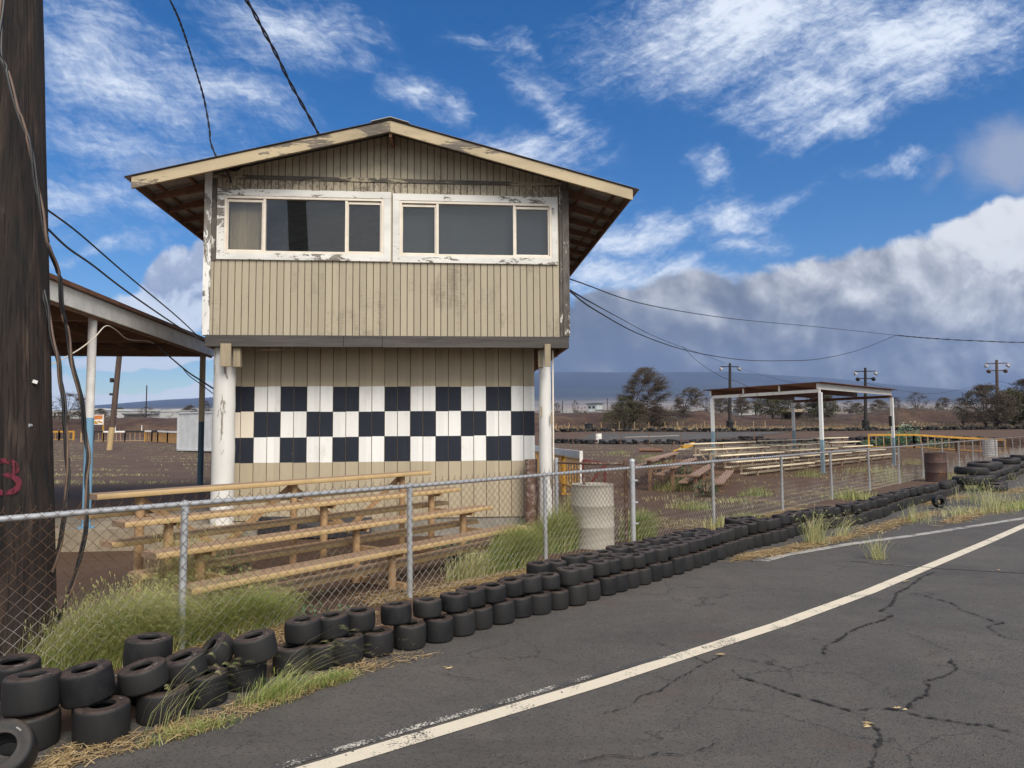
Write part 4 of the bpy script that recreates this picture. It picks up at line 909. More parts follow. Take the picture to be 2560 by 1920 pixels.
TM={'tall':tyre_mesh(.120,.185,1),'tall2':tyre_mesh(.117,.178,0,.48),'low':tyre_mesh(.119,.142,2),'low2':tyre_mesh(.123,.150,1,.45),'low3':tyre_mesh(.116,.135,2,.5),
    'big':tyre_mesh(.128,.185,1,.47,36),'big2':tyre_mesh(.126,.165,2,.45,36),'big3':tyre_mesh(.124,.14,2,.46,36),'wide':tyre_mesh(.15,.15,1,.5),'huge':tyre_mesh(.137,.184,1,.46,36),'huge2':tyre_mesh(.135,.182,2,.47,36)}
LM=[(70,'the utility pole'),(457,'the first fence post'),(1027,'the fence post mid bleachers'),(1365,'the fence post left of the drum'),(1577,'the tall end post'),
    (1789,'the first post past the end post'),(1957,'the second post past the end post'),(2080,'the post before the near shelter leg'),(2176,'the post between the shelter legs'),(2245,'the post left of the brown drum')]
ORD=['first','second','third','fourth','fifth','sixth','seventh','eighth','ninth','tenth','eleventh','twelfth']
def projx(p):
    v=Vector(p)-Vector((0,0,EYE)); return 1280+FPX*v.dot(cR)/v.dot(cF)
def tyre(key,x,y,z,label,rz=None,tilt=(0,0),group='kart tyres lining the fence'):
    o=bpy.data.objects.new('kart_tyre',TM[key]); col.objects.link(o); o.location=(x,y,z); o.rotation_euler=(tilt[0],tilt[1],random.uniform(0,6.28) if rz is None else rz)
    q=random.uniform(.97,1.035); o.scale=(q,q,random.uniform(.92,1.03)); o['label']=label; o['category']='tyre'; o['group']=group; return o
# centre line of the front row, walked at the real spacing of the stacks
def walk(pl,step,start=0,end=1e9,jit=.012):
    out=[]; P=[Vector((x,y,0)) for x,y in pl]; d=start; acc=0
    for a,b in zip(P[:-1],P[1:]):
        L=(b-a).length
        while acc+L>=d and d<=end:
            q=a.lerp(b,(d-acc)/L); out.append((q.x+random.uniform(-jit,jit),q.y+random.uniform(-jit,jit))); d+=step*random.uniform(.97,1.05)
        acc+=L
    return out
front=[(-.80,5.57),(-.60,5.74),(-.43,5.91),(-.29,6.10),(-.11,6.26),(.05,6.46),(.22,6.57),(.40,6.73),(.58,6.88),(.74,7.08),(.92,7.29),(1.06,7.44),(1.21,7.62),(1.37,7.76),(1.52,7.94),(1.68,8.12),(1.85,8.29),(2.01,8.5),(2.16,8.67),(2.30,8.84),(2.44,9.03),(2.59,9.19),(2.75,9.37),(2.89,9.55),(3.03,9.72),(3.21,9.96),(3.38,10.11),(3.56,10.25),(3.75,10.46),(3.92,10.60)]
sites=[]   # x, y of bottom row, in order from the camera's left
near=[(-1.51,4.84),(-1.40,4.99),(-1.32+.12,5.12),(-1.0,5.40)]
seq=[(-1.535,5.0),(-1.365,5.12),(-1.20,5.21),(-1.02,5.40)]+front+walk([(4.15,10.95),(4.9,11.7),(5.95,12.45),(7.0,13.6),(7.9,14.7),(8.9,15.75),(10.2,17.0)],.262,jit=.028)
cnt={}
def lab(x,y,row):
    px=projx((x,y,.1)); i=max(k for k,(a,_) in enumerate(LM) if a<=px or k==0); key=(i,row); cnt[key]=cnt.get(key,0)+1; n=cnt[key]
    lm=LM[i][1]
    if n<=12: return f'black kart tyre, {row} row, {ORD[n-1]} right of {lm}'
    return f'black kart tyre, {row} row, well right of {lm}'
for k,(x,y) in enumerate(seq):
    far=y>9; key=('tall','tall2')[k%2] if k%5 else 'tall'
    w={'tall':.185,'tall2':.178}[key]
    tyre(key,x,y,.005,lab(x,y,'bottom'),tilt=(random.uniform(-.03,.03),random.uniform(-.03,.03)))
    if k==len(seq)-1: break
    if k>40 and k%11==6: continue
    x2,y2=seq[k+1]; mx,my=x+(x2-x)*.0+random.uniform(-.015,.015)-.075,y+random.uniform(-.015,.015)+.0
    f=.45 if k<30 else .5
    mx=x-(x2-x)*.30+random.uniform(-.012,.012)-.02; my=y-(y2-y)*.30+random.uniform(-.012,.012)+.05
    if k<4: mx,my=[(-1.48,5.10),(-1.31,5.23),(-1.15,5.38),(-.90,5.56)][k]
    if k==4: continue
    if 26<=k<=33 or (k>33 and k%3==0): tk=('low2','tall2','low')[k%3]
    else: tk=('low','low2','low3')[k%3]
    if k>33 and k%9==4: tk='wide'
    tj=.05 if k<30 else .13
    tyre(tk,mx,my,.005+w+.002+(0 if k<30 else .012),lab(mx,my,'top'),tilt=(random.uniform(-tj,tj),random.uniform(-tj,tj)))
# second row pressed against the fence side, seen over the first
for k,(x,y) in enumerate(walk([(.30,7.15),(1.0,7.85),(2.0,8.95),(2.7,9.75)],.255)+walk([(3.3,10.55),(3.75,11.0)],.25)):
    tyre(('tall','tall2')[k%2],x,y,.0,lab(x,y,'low back'))
    tyre(('low','low3','low2')[k%3],x-.05,y+.06,.187,lab(x,y,'back'),tilt=(random.uniform(-.08,.08),random.uniform(-.08,.08)))
# the jumbled larger tyres at the near end, one by one
def big(key,x,y,z,label,tilt=(0,0),rz=0): tyre(key,x,y,z,label,rz,tilt,'kart tyres lining the fence')
big('big',-2.41,3.48,.120,'black kart tyre lying on its side edge at the lower left corner, hole facing out',(R(55),R(6)),.35)
big('huge',-2.57,3.88,.0,'bottom tyre of the lower left stack, behind the fallen tyre')
big('huge2',-2.565,3.88,.187,'large upper tyre with dusty top in the lower left stack',(R(-3),R(-3)))
big('huge2',-2.86,4.15,.180,'dusty topped tyre cut by the left edge of the view',(R(3),R(3)))
big('huge',-2.86,4.15,-.005,'bottom tyre cut by the left edge, under the dusty topped one')
big('huge',-2.46,4.32,.0,'bottom tyre almost hidden behind the lower left stack')
big('huge',-2.235,3.96,.0,'large bottom tyre on bare asphalt, second stack from the left edge')
big('huge2',-2.345,4.02,.187,'large tilted upper tyre, second stack from the left edge',(R(4),R(-7)))
big('huge',-2.04,4.24,.0,'bottom tyre in deep shade beneath the speckled tilted tyre')
big('big3',-2.125,4.20,.188,'speckled tilted tyre with pale lettering on top, third stack from the left',(R(6),R(-9)))
big('huge2',-2.29,4.54,.205,'tall smooth tyre set back on top, before the long grass by the fence post',(R(-2),R(2)))
big('huge',-2.29,4.56,.0,'bottom tyre half hidden below the tall smooth tyre by the long grass')
big('big3',-1.995,4.43,.165,'tyre with a dented rim lying on top, at the foot of the first fence post',(R(8),R(-11)))
big('big',-1.895,4.47,.0,'wide bottom tyre below the leaning ones, behind thin grass stalks')
big('big3',-1.90,4.76,.17,'leaning tyre tipped up on edge right of the first fence post',(R(22),R(-40)))
big('big',-2.0,4.80,.0,'bottom tyre hidden behind the leaning one by the first fence post')
big('big2',-1.66,4.70,.19,'dusty squashed tyre lying tilted on top, left of the green tuft',(R(4),R(-9)))
big('big',-1.745,4.74,.0,'wide bottom tyre with scuffed wall, left of the green tuft')
# far end: a pile of big car tyres, a fallen one and a loose one
TM['car']=tyre_mesh(.40,.22,0,.52,32,.02,.06); TM['car2']=tyre_mesh(.33,.19,0,.55,32,.02,.05)
TM['carw']=tyre_mesh(.37,.26,3,.55,32,.02,.07)
cp=[(12.45,18.55,.0),(12.0,18.75,.17),(12.75,19.85,.34),(13.1,19.5,.0),(13.0,19.8,.16),(13.75,20.9,.40),(13.7,20.7,.0),(13.7,20.8,.2)]
for k,(x,y) in enumerate(walk([(14.5,21.7),(17.0,24.6),(19.3,27.0),(28,36)],.85,jit=.08)):
    for lv in range(2 if k%4 else 3): cp.append((x+random.uniform(-.07,.07),y+random.uniform(-.07,.07),lv*.205))
for k,(x,y,z) in enumerate(cp):
    key={0:'car2',1:'car',2:'car',3:'car2',4:'car2',5:'carw'}.get(k,['car2','car','car2'][k%3])
    lb={0:'small car tyre under the big one where the kart tyres end',1:'big worn car tyre overhanging at the near end of the car tyre pile',2:'second big car tyre on the pile, just past the overhanging one',5:'big car tyre with white lettering on top of the pile'}.get(k)
    lb=lb or ('black car tyre in the pile beyond the last kart tyres')
    tyre(key,x,y,z,lb,tilt=(random.uniform(-.06,.06),random.uniform(-.06,.06)),group='car tyres piled past the kart tyres')
for k,(x,y) in enumerate(walk([(10.4,17.25),(11.6,18.7),(12.6,20.2)],.30)):
    tyre(('tall','wide','tall2')[k%3],x,y,.0,lab(x,y,'bottom'))
    if k<5: tyre(('low','low2')[k%2],x+.05,y+.1,.18,lab(x,y,'top'))
tyre('big3',8.65,14.6,.155,'worn tyre standing upright in the grass with daylight through its hole',rz=0,tilt=(R(82),R(6)),group='loose tyres')
tyre('big3',10.32,14.95,.0,'single tyre lying apart on the asphalt near the right edge',group='loose tyres')
# ---------------------------------------------------------------- rusty shelter over the cream bleachers
def build_shelter():
    T=thing('rusty_shelter','rusty flat-roofed steel shelter on four white and blue posts','shelter',(11.6,26.69,0),R(43.8)); L=7.6; D=4.55
    for x,y,g,zt in ((0,0,0,3.02),(L,0,0,3.02),(0,D,.33,2.95),(L,D,.33,2.95)):
        m=MB(); q=.058
        m.box(x-q,x+q,y-q,y+q,g-.1,g+1.24,1); m.box(x-q,x+q,y-q,y+q,g+1.24,zt,0); m.box(x-q-.05,x+q+.05,y-q-.05,y+q+.05,g-.1,g+.02,1)
        part('post',m,['white_post','bluegrey'],T,smooth=False)
    for x in (0,L):
        m=MB(); m.prism([(0,3.02),(D,2.95),(D,3.07),(0,3.14)],0,.08); m.v=[(x-.04+b,a,c) for a,b,c in m.v]; part('side_beam',m,'rustwhite' if x==0 else 'rustbrown',T,smooth=False)
    for i in range(4):
        y=D*i/3; z=3.14-.07*i/3; m=MB(); y=min(max(y,.03),D-.03)
        m.box(-.12,L+.12,y-.005,y+.005,z,z+.22); m.box(-.12,L+.12,y,y+.06,z,z+.008); m.box(-.12,L+.12,y,y+.06,z+.212,z+.22)
        part('purlin',m,'rustwhite' if i==0 else 'rustbrown',T,smooth=False)
        e=MB(); e.box(-.126,-.121,y-.005,y+.06,z,z+.22); e.box(L+.121,L+.126,y-.005,y+.06,z,z+.22); part('purlin_end',e,'rustwhite',T,smooth=False)
    m=MB(); n=int((L+.6)/.019); o=0
    for lay,dz in ((0,0),(1,-.006)):
        o=len(m.v)
        for i in range(n+1):
            x=-.3+(L+.6)*i/n; w=.012*math.cos(2*math.pi*x/.1)
            for y in (-.22,D+.25): m.v.append((x,y,3.385-.0155*y+w+dz))
        for i in range(n):
            q=(o+2*i,o+2*i+2,o+2*i+3,o+2*i+1); m.f.append(q if lay==0 else q[::-1]); m.mi.append(0)
    part('roof_sheet',m,'tin',T)
    m=MB(); m.beam((L-.09,.06,2.2),(L-.09,.06,1.75),.03,.12); m.box(L-.2,L-.12,.03,.09,2.0,2.12); part('junction_box',m,'black',T,smooth=False)
    m=MB(); m.tube(catmull([(.1,0,2.9),(.8,1.4,2.5),(1.6,2.6,2.6),(.4,4.2,2.93)],8),.012,5); part('loose_wire',m,'rail_rust',T)
build_shelter()
# ---------------------------------------------------------------- yellow barriers, gate, scrap
def barrier(name,label,segs,h,z0fn,mats,rod=.28,posts=True,railh=.12,rodr=.016,low=True,pw=.09,group=None,cat='barrier'):
    x0,y0=segs[0]; T=thing(name,label,cat,(x0,y0,0),0,group)
    for (a,b,mrail,mrod,mpost) in mats_iter(segs,mats):
        A=Vector((a[0]-x0,a[1]-y0,z0fn(*a))); B=Vector((b[0]-x0,b[1]-y0,z0fn(*b))); d=B-A; L=d.length; up=Vector((0,0,1))
        m=MB(); m.beam(A+up*(h-railh/2),B+up*(h-railh/2),.10,railh); part('rail',m,mrail,T,smooth=False)
        if low: m=MB(); m.beam(A+up*.1,B+up*.1,.05,.05); part('lower_rail',m,mpost,T,smooth=False)
        n=max(2,int(L/rod)); m=MB()
        for k in range(1,n): p=A.lerp(B,k/n); m.beam(p+up*.1,p+up*(h-railh),rodr*2,rodr*2)
        part('rods',m,mrod,T,smooth=False)
        for p in (A,B):
            m=MB(); m.beam(p+up*-.1,p+up*(h),pw,pw); part('post',m,mpost,T,smooth=False)
    return T
def mats_iter(segs,mats):
    for i in range(len(segs)-1): yield (segs[i],segs[i+1])+tuple(mats[i%len(mats)])
gz=ground
g_=lambda px,Y:((px-1280)/FPX*Y*1.0,Y)
barrier('yellow_barrier','yellow steel barrier in two long panels behind the long wire fence',[(23.0,46.0),(25.7,45.6),(28.2,45.3),(31.1,45.0),(32.1,44.6),(33.2,44.2),(34.5,43.8),(28.9+1.4,41.9)][:4]+[(30.6,44.0),(31.0,43.2),(30.2,43.5)][:0],.93,gz,[('yellow','wood_rod','yellow')],.42,rodr=.018)
# white and yellow gate beside the thin pillar
def side_gate():
    a=Vector((1.55,16.1,0)); b=Vector((.66,22.6,0)); T=thing('picket_gate','white railed gate with yellow pickets beyond the thin pillar','gate',a); d=b-a; L=d.length; up=Vector((0,0,1))
    m=MB(); m.beam(up*1.10,d+up*1.10,.05,.16); part('rail',m,'white',T,smooth=False)
    m=MB(); m.beam(d*.40+up*1.10+Vector((.03,0,0)),d*.30+up*1.10+Vector((.03,0,0)),.05,.162); part('rail_band',m,'black',T,smooth=False)
    m=MB(); m.beam(up*0,up*1.19,.075,.075); part('end_post',m,'white',T,smooth=False)
    m=MB(); m.beam(d*.30+up*0,d*.30+up*1.02,.12,.10); m.beam(d*.30+Vector((-.15,.1,.02)),d*.30+Vector((.2,.1,.02)),.1,.06); part('post',m,'yellow',T,smooth=False)
    m=MB(); m.beam(up*.30,d*.98+up*.30,.035,.035); m.beam(up*.98,d*.98+up*.98,.035,.035)
    part('picket_rails',m,'yellow',T,smooth=False)
    m=MB()
    for k in range(1,22): p=d*(k/22); m.beam(p+up*.30,p+up*1.0,.022,.022)
    part('pickets',m,'yellow',T,smooth=False)
side_gate()
m=MB(); m.beam((0,0,0),(.0,0,.95),.05,.05); m.beam((0,0,.95),(.62,.3,.86),.035,.05); m.beam((.5,.25,.1),(.5,.25,.9),.05,.05); m.beam((0,0,.25),(.5,.25,.85),.03,.05); m.beam((.0,0,.2),(.5,.25,.1),.03,.04)
single('red_frame','' or m,'red','small red steel gate frame leaning by the white end of the picket gate','frame',(1.52,15.4,.05),smooth=False)
def scrap():
    x,y=7.4,41.0; z=gz(x,y); T=thing('scrap_frame','rusty axle and tripod of scrap steel lying in the dirt behind the bleachers','scrap',(x,y,z)); T.scale=(.37,.37,.40)
    m=MB(); m.tube([(-.2,0,.30),(3.2,-.6,.28)],.26,16); m.tube([(-.05,0,.3),(-.3,.03,.3)],.34,16); part('roller',m,'rustbrown',T)
    m=MB(); m.beam((-.2,.6,1.25),(3.6,-.2,.55),.12,.16); m.beam((-.1,.6,.2),(-.1,.6,1.4),.05,.05); part('drawbar',m,'rail_rust',T,smooth=False)
    m=MB(); 
    for q in ((4.6,.2,0),(5.7,.3,0),(5.2,-.7,0)): m.beam(q,(5.1,0,1.5),.06,.06)
    part('tripod',m,'rustbrown',T,smooth=False)
scrap()
m=MB(); m.beam((-.25,0,.36),(.45,.3,.54),.20,.19); m.beam((-.75,-.15,.16),(-.22,.02,.36),.07,.07); single('yellow_beam',m,'yellow','thick yellow painted timber slanting up behind the brown bleachers','beam',(9.05,37.0,gz(9,37)),smooth=False)
# ---------------------------------------------------------------- tyre walls round the far track (a mass of tyres)
def tyre_wall(name,path,step,h,seed,r=.30):
    rn=random.Random(seed); m=MB()
    P=[Vector((x,y,0)) for x,y in path]
    prof=[(r*.55,0),(r*.93,0),(r,.05),(r,.15),(r*.93,.20),(r*.55,.20),(r*.5,.1)]
    for a,b in zip(P[:-1],P[1:]):
        n=max(1,int((b-a).length/step))
        for k in range(n):
            p=a.lerp(b,k/n)
            for lv in range(h):
                if lv==h-1 and rn.random()<.25: continue
                x=p.x+rn.uniform(-.16,.16); y=p.y+rn.uniform(-.16,.16); zz=ground(x,y)+lv*.21
                o=len(m.v); m.lathe(prof,9,(0,0,0),closed=True)
                t=rn.uniform(-.25,.25); t2=rn.uniform(-.2,.2); s=rn.uniform(.85,1.2)
                for i in range(o,len(m.v)):
                    vx,vy,vz=m.v[i]; m.v[i]=(x+vx*s,y+vy*s,zz+vz*s+vx*t+vy*t2)
    return struct(name,m,'rubber',True,'stuff')
tyre_wall('outer_tyre_wall',[(5,88.6),(14,87.4),(20,86.2),(27,84.8),(36,85.2),(46,86),(58,86.5),(66,87),(76,88)],.54,2,1,.30)
tyre_wall('inner_tyre_wall',[(3.9,66),(9,64.2),(14.5,62.6),(20,62.2),(24.5,62.5),(28,61)],.50,2,2,.30)
tyre_wall('inner_tyre_wall',[(26.5,55.5),(31,54.5),(36,54),(43,54.5)],.52,3,3,.28)
for k,(px,py_,lv) in enumerate([(1836,0,0),(1850,.3,0),(1866,0,0),(1880,.2,0),(1893,0,0),(1908,0,0),(1855,.2,1),(1872,.1,1),(1898,.2,1)]):
    Y=72; x=(px-1280)/FPX*Y
    tyre(('car','car2')[k%2],x,Y+py_,ground(x,Y)+.21*lv,'black tyre in the heap lying alone on the far track',tilt=(random.uniform(-.2,.2),random.uniform(-.2,.2)),group='tyre heap on the far track')
# thin fences out by the track
def far_fence(name,label,pts,h,r,mat,rail=True):
    x0,y0=pts[0]; T=thing(name,label,'wire fence',(x0,y0,0)); tops=[]
    for x,y in pts:
        z=ground(x,y); m=MB(); m.tube([(x-x0,y-y0,z-.1),(x-x0,y-y0,z+h)],r,6); part('post',m,mat,T); tops.append((x-x0,y-y0,z+h-.02))
    if rail:
        m=MB(); m.tube(tops,.016,5); m.tube([(a,b,c-h*.5) for a,b,c in tops],.006,4); part('top_wire',m,'rail_rust',T)
    return T
far_fence('distant_fence','thin dark post and rail fence before the far tyre wall',[((px-1280)/FPX*60,60) for px in (1340,1431,1487,1550,1621,1700,1789,1884,1975,2063,2150)],1.08,.03,'rustbrown')
far_fence('distant_fence','row of short pale posts along the foot of the dirt bank',[((px-1280)/FPX*92,92) for px in (1390,1422,1464,1502,1547,1585,1621,1661,1693,1760,1837,1882,1911)],1.05,.045,'wood_rod',False)
far_fence('distant_fence','pair of pale posts on the dirt bank behind the striped barrier',[(-55.8,100),(-52.1,100)],1.0,.06,'white',False)
# ---------------------------------------------------------------- floodlight poles
def light_pole(label,x,y,H,mat,rz,low=True):
    z=ground(x,y); T=thing('floodlight_pole',label,'floodlight pole',(x,y,z),rz,'floodlight poles round the far track')
    m=MB(); m.tube([(-.25,0,-.3),(-.12,0,H*.5),(0,0,H)],[.23,.19,.15],12); part('pole',m,mat,T)
    lv=[H-.42]+([H-1.35] if low else [])
    for i,zz in enumerate(lv):
        w=1.25 if i==0 else .95
        m=MB(); m.beam((-w,.18,zz),(w,.18,zz),.09,.12); part('crossarm',m,mat,T,smooth=False)
        for sx in (-1,1):
            c=Vector((sx*w,-.05,zz-.32 if i==0 else zz-.05)); m=MB(); 
            prof=[(0,.22),(.11,.20),(.14,.10),(.27,-.08),(.28,-.12),(.25,-.11),(.08,.08)]
            m.lathe(prof,14); rot=Matrix.Rotation(sx*R(38) if i==0 else R(62),3,'Y' if i==0 else 'X')
            m.v=[tuple(rot@Vector(q)+c) for q in m.v]; m.beam(tuple(c+Vector((0,.1,.22))),(c.x,.16,zz),.05,.05)
            part('floodlight',m,'lamp' if i==0 else mat,T)
    m=MB()
    for k in range(5):
        m2=[(.30,0),(.42,.02),(.45,.10),(.42,.2),(.30,.21)]; o=len(m.v); m.lathe(m2,14,(-.24+.05*(k%2),.04*(k%3),.05+k*.215),closed=True)
    part('tyre_guard',m,'rubber',T)
light_pole('black floodlight pole with two lamps, nearest the big tree',27.75,90,8.45,'darkpole',R(8),False)
light_pole('black floodlight pole with four lamps seen over the shelter roof',44.95,90,7.75,'darkpole',R(-6))
light_pole('brown floodlight pole with four lamps at the right of the view',61.7,90,8.65,'brownpole',R(-12))
# ---------------------------------------------------------------- trees
def tree_meshes(seed,H,W,wind,leafmat,nleaf,trunkh=.16,lsz=(.30,.075),dens=1.0,bare=.0,limbs=4,flat=1.0):
    rn=random.Random(seed); wood=MB(); tips=[]
    def grow(p,d,L,r,lev):
        n=4; pts=[p]; rs=[r]; q=p.copy(); dd=d.copy()
        for k in range(n):
            dd=(dd+Vector((rn.uniform(-.22,.22)+wind*.10*(lev),rn.uniform(-.22,.22),rn.uniform(-.10,.16)*flat))).normalized()
            q=q+dd*L/n; pts.append(q.copy()); rs.append(r*(1-.42*(k+1)/n))
            if lev>=2: tips.append((q.copy(),dd.copy(),lev))
        wood.tube(pts,rs,6 if lev<2 else 4,caps=False)
        if lev<4:
            c=(limbs if lev==0 else rn.choice((2,3,3)))
            for j in range(c):
                a=2*math.pi*(j+rn.random()*.6)/c; sp=(.55 if lev==0 else .62)+rn.uniform(-.12,.2)
                o=dd.orthogonal().normalized(); o.rotate(Matrix.Rotation(a,3,dd)); o.y*=.8
                nd=(dd*math.cos(sp)+o*math.sin(sp)*1.15+Vector((wind*.22,0,.12*flat))).normalized()
                st=pts[-1] if j<2 or lev==0 else pts[rn.choice((2,3))]
                grow(st,nd,L*rn.uniform(.62,.86),rs[-1]*.74,lev+1)
    grow(Vector((0,0,-.15)),Vector((wind*.2,0,1)).normalized(),H*trunkh,H*.017,0)
    # fit the drawn skeleton to the tree's real height and spread
    zs=[t[0].z for t in tips]; xs=sorted(t[0].x for t in tips); kz=H/max(zs); kx=W/(xs[-2]-xs[1])
    sc_=lambda v:Vector((v[0]*kx,v[1]*kx,v[2]*kz if v[2]>0 else v[2]))
    wood.v=[tuple(sc_(v)) for v in wood.v]
    leaf=MB(); vs=[];fs=[]
    hold=[t for t in tips if t[2]>=(3 if bare<.5 else 2)]
    clump={i:rn.random() for i in range(len(hold))}
    for k in range(nleaf):
        i=rn.randrange(len(hold)); 
        if clump[i]<bare*.5: continue
        p,d,lv=hold[i]; p=sc_(p)
        s=rn.gauss(0,.26*H/8); p=p+Vector((rn.gauss(0,.26)*H/8+wind*abs(rn.gauss(0,.16)),rn.gauss(0,.26)*H/8,rn.gauss(0,.17)*H/8))
        l,w=lsz[0]*rn.uniform(.6,1.3),lsz[1]*rn.uniform(.7,1.4)
        a=Vector((d.x*.5+wind*.9+rn.gauss(0,.5),rn.gauss(0,.6),d.z*.35+rn.gauss(0,.40))).normalized(); b=a.orthogonal(); b.rotate(Matrix.Rotation(rn.uniform(0,6.28),3,a)); b=b.normalized()*w/2; a=a*l/2
        o=len(vs); vs+=[p-a,p-a*.2+b,p+a,p-a*.2-b]; fs.append((o,o+1,o+2,o+3))
    leaf.add(vs,fs); return wood.mesh('trunk','bark'),leaf.mesh('crown',leafmat,False)
def fan_tree(seed,H,lo,hi,nt,nleaf,leafmat,lsz=(.26,.055),wind=.5,fork=.10,r0=.16,stems=3,depth=.55,spread=.30,dens=None):
    """kiawe habit: several thin limbs fan out of a low fork into a ragged, wind-combed crown.
    lo/hi: crown edge at the heights (fractions of H) listed in zz"""
    zz=[.12,.3,.5,.7,.88,1.0]; rn=random.Random(seed); wood=MB(); limbs=[]
    def env(z): return interp(z,zz,lo),interp(z,zz,hi)
    base=Vector((0,0,0)); fk=Vector((.1*wind,0,H*fork))
    wood.tube([(0,0,-.2),(0,0,H*fork*.5),tuple(fk)],[r0*1.3,r0,r0*.9],8,caps=False)
    def curve(a,b,c,n): return [a*(1-t)**2+b*2*t*(1-t)+c*t*t for t in [k/n for k in range(n+1)]]
    for i in range(stems+5):
        z=rn.uniform(.55,.95) if i<stems+2 else rn.uniform(.28,.55); l,h=env(z); f=(i+.5)/(stems+5); x=l+(h-l)*(.12+.76*((f*2.7)%1)); y=rn.uniform(-1,1)*depth*(h-l)*.5
        e=Vector((x,y,z*H)); m=fk+Vector(((x-fk.x)*.32-wind*.3,y*.4,(e.z-fk.z)*.62)); P=curve(fk,m,e,8); rr=r0*rn.uniform(.42,.62)
        wood.tube(P,[rr*(1-.8*k/8) for k in range(9)],5,caps=False); limbs.append(P)
    ends=[]
    for i in range(nt):
        z=rn.random()**.85*.90+.12; l,h=env(min(z,1)); x=rn.uniform(l,h); rim=1-abs((x-(l+h)/2)/max(.1,(h-l)/2))**2
        y=rn.uniform(-1,1)*depth*(h-l)*.5*math.sqrt(max(.05,rim)); e=Vector((x,y,z*H))
        best=min(((p,(e-p).length+(1.2 if p.z>e.z+.2 else 0)) for L in limbs for p in L[2:]),key=lambda q:q[1])[0]
        mid=best.lerp(e,.5)+Vector((-wind*.25,0,.22+rn.uniform(-.1,.2))); P=curve(best,mid,e+Vector((wind*.35,0,-.03)),5)
        wood.tube(P,[.035*(1-.85*k/5)*r0/.16+.004 for k in range(6)],3,caps=False); ends.append((P,rn.random()))
    v=[];f=[]
    for _ in range(nleaf):
        P,w=rn.choice(ends)
        if w<.14: continue
        t=1-abs(rn.gauss(0,.42)); k=max(0,min(4.999,t*5)) ; i=int(k); p=P[i].lerp(P[i+1],k-i); d=(P[5]-P[3]).normalized()
        p=p+Vector((rn.gauss(0,spread)+abs(rn.gauss(0,.12))*wind,rn.gauss(0,spread),rn.gauss(0,spread*.42)))
        a=Vector((d.x*.6+wind*.9+rn.gauss(0,.45),rn.gauss(0,.5),d.z*.4+rn.gauss(0,.35))).normalized(); b=a.orthogonal(); b.rotate(Matrix.Rotation(rn.uniform(0,6.28),3,a)); l=lsz[0]*rn.uniform(.5,1.3)/2; b=b.normalized()*lsz[1]*rn.uniform(.6,1.3)/2; a*=l; o=len(v)
        v+=[p-a,p-a*.2+b,p+a,p-a*.2-b]; f.append((o,o+1,o+2,o+3))
    leaf=MB(); leaf.add(v,f); return wood.mesh('trunk','bark'),leaf.mesh('crown',leafmat,False)
TR={'big':fan_tree(11,8.3,[-2.6,-3.0,-2.4,-1.3,.2,1.6],[2.2,4.2,5.2,5.6,4.6,3.0],330,19000,'leaf_dark',fork=.06,r0=.17,stems=4),
    'biglow':fan_tree(23,4.6,[-4.2,-4.6,-3.4,-2.2,-1.2,-.4],[3.6,4.4,4.4,3.8,2.6,1.0],240,11000,'leaf_green',fork=.04,r0=.09,stems=5,wind=.3),
    'mid':fan_tree(31,4.5,[-.8,-1.9,-2.2,-1.7,-.6,.6],[.8,1.8,2.6,3.0,3.0,2.0],120,5200,'leaf_dark',fork=.16,r0=.10,wind=.7,spread=.22),
    'round':fan_tree(47,4,[-2.0,-2.7,-2.8,-2.3,-1.4,-.3],[2.2,3.0,3.2,3.0,2.2,1.0],170,6500,'leaf_dark',fork=.06,r0=.09,stems=4,lsz=(.28,.07)),
    'green':fan_tree(53,4,[-2.8,-3.0,-2.8,-2.3,-1.4,-.3],[2.8,3.2,3.2,2.8,2.0,.9],200,9500,'leaf_green',fork=.03,r0=.08,stems=5,wind=.3,lsz=(.28,.08)),
    'bare':fan_tree(61,4,[-.8,-2.2,-2.8,-2.6,-1.8,-.6],[.9,2.3,3.0,3.2,2.8,1.6],150,2600,'leaf_brown',fork=.08,r0=.10,stems=4,lsz=(.3,.03)),
    'wide':fan_tree(71,5.6,[-3.4,-4.8,-4.8,-3.8,-2.4,-.8],[3.4,4.8,5.0,4.4,3.0,1.4],330,14000,'leaf_dark',fork=.08,r0=.15,stems=6,wind=.25,lsz=(.28,.075))}
def tree(key,label,px,Y,scale,rz=0,dz=0,name='tree',sx=1):
    x=(px-1280)/FPX*Y; T=thing(name,label,'tree',(x,Y,ground(x,Y)+dz),rz,'trees beyond the track'); T.scale=(scale*sx,scale*sx,scale)
    w,l=TR[key]; part('trunk',w,None,T); part('crown',l,None,T); return T
tree('big','tallest windswept grey-green tree standing on the dirt bank left of the first floodlight pole',1574,94,.98,0)
tree('biglow','olive green growth filling the lower left side of the tallest tree',1560,93.3,.90,.4)
tree('round','low olive skirt of branches on the right of the tallest tree',1648,94.5,.75,2.2)
tree('mid','small windswept tree alone on the bank right of the tallest tree',1709,104,1.0,0)
tree('round','small dark tree seen just left of the first floodlight pole',1800,128,.85,.5)
tree('bare','thin brown tree just left of the shelter\'s left post',1765,125,.7,.1)
tree('round','dark tree just right of the first floodlight pole under the shelter roof',1852,120,.85,.8)
tree('bare','bare brown tree behind the shelter between pole and green tree',1888,130,1.0,1.3)
tree('green','dense green tree behind the shelter, left of the brown shed',1930,108,1.05,0)
tree('green','dense green bushy tree right of the brown shed behind the near shelter post',2052,104,1.05,2)
tree('round','pale small tree far behind, between shelter posts',1995,150,.65,1)
tree('bare','small bare tree far off right of the near shelter post',2125,155,.75,2)
tree('round','small grey tree low on the skyline left of the second floodlight pole',2140,150,.6,0)
tree('round','small dark tree on the skyline right of the second floodlight pole',2202,150,.75,3)
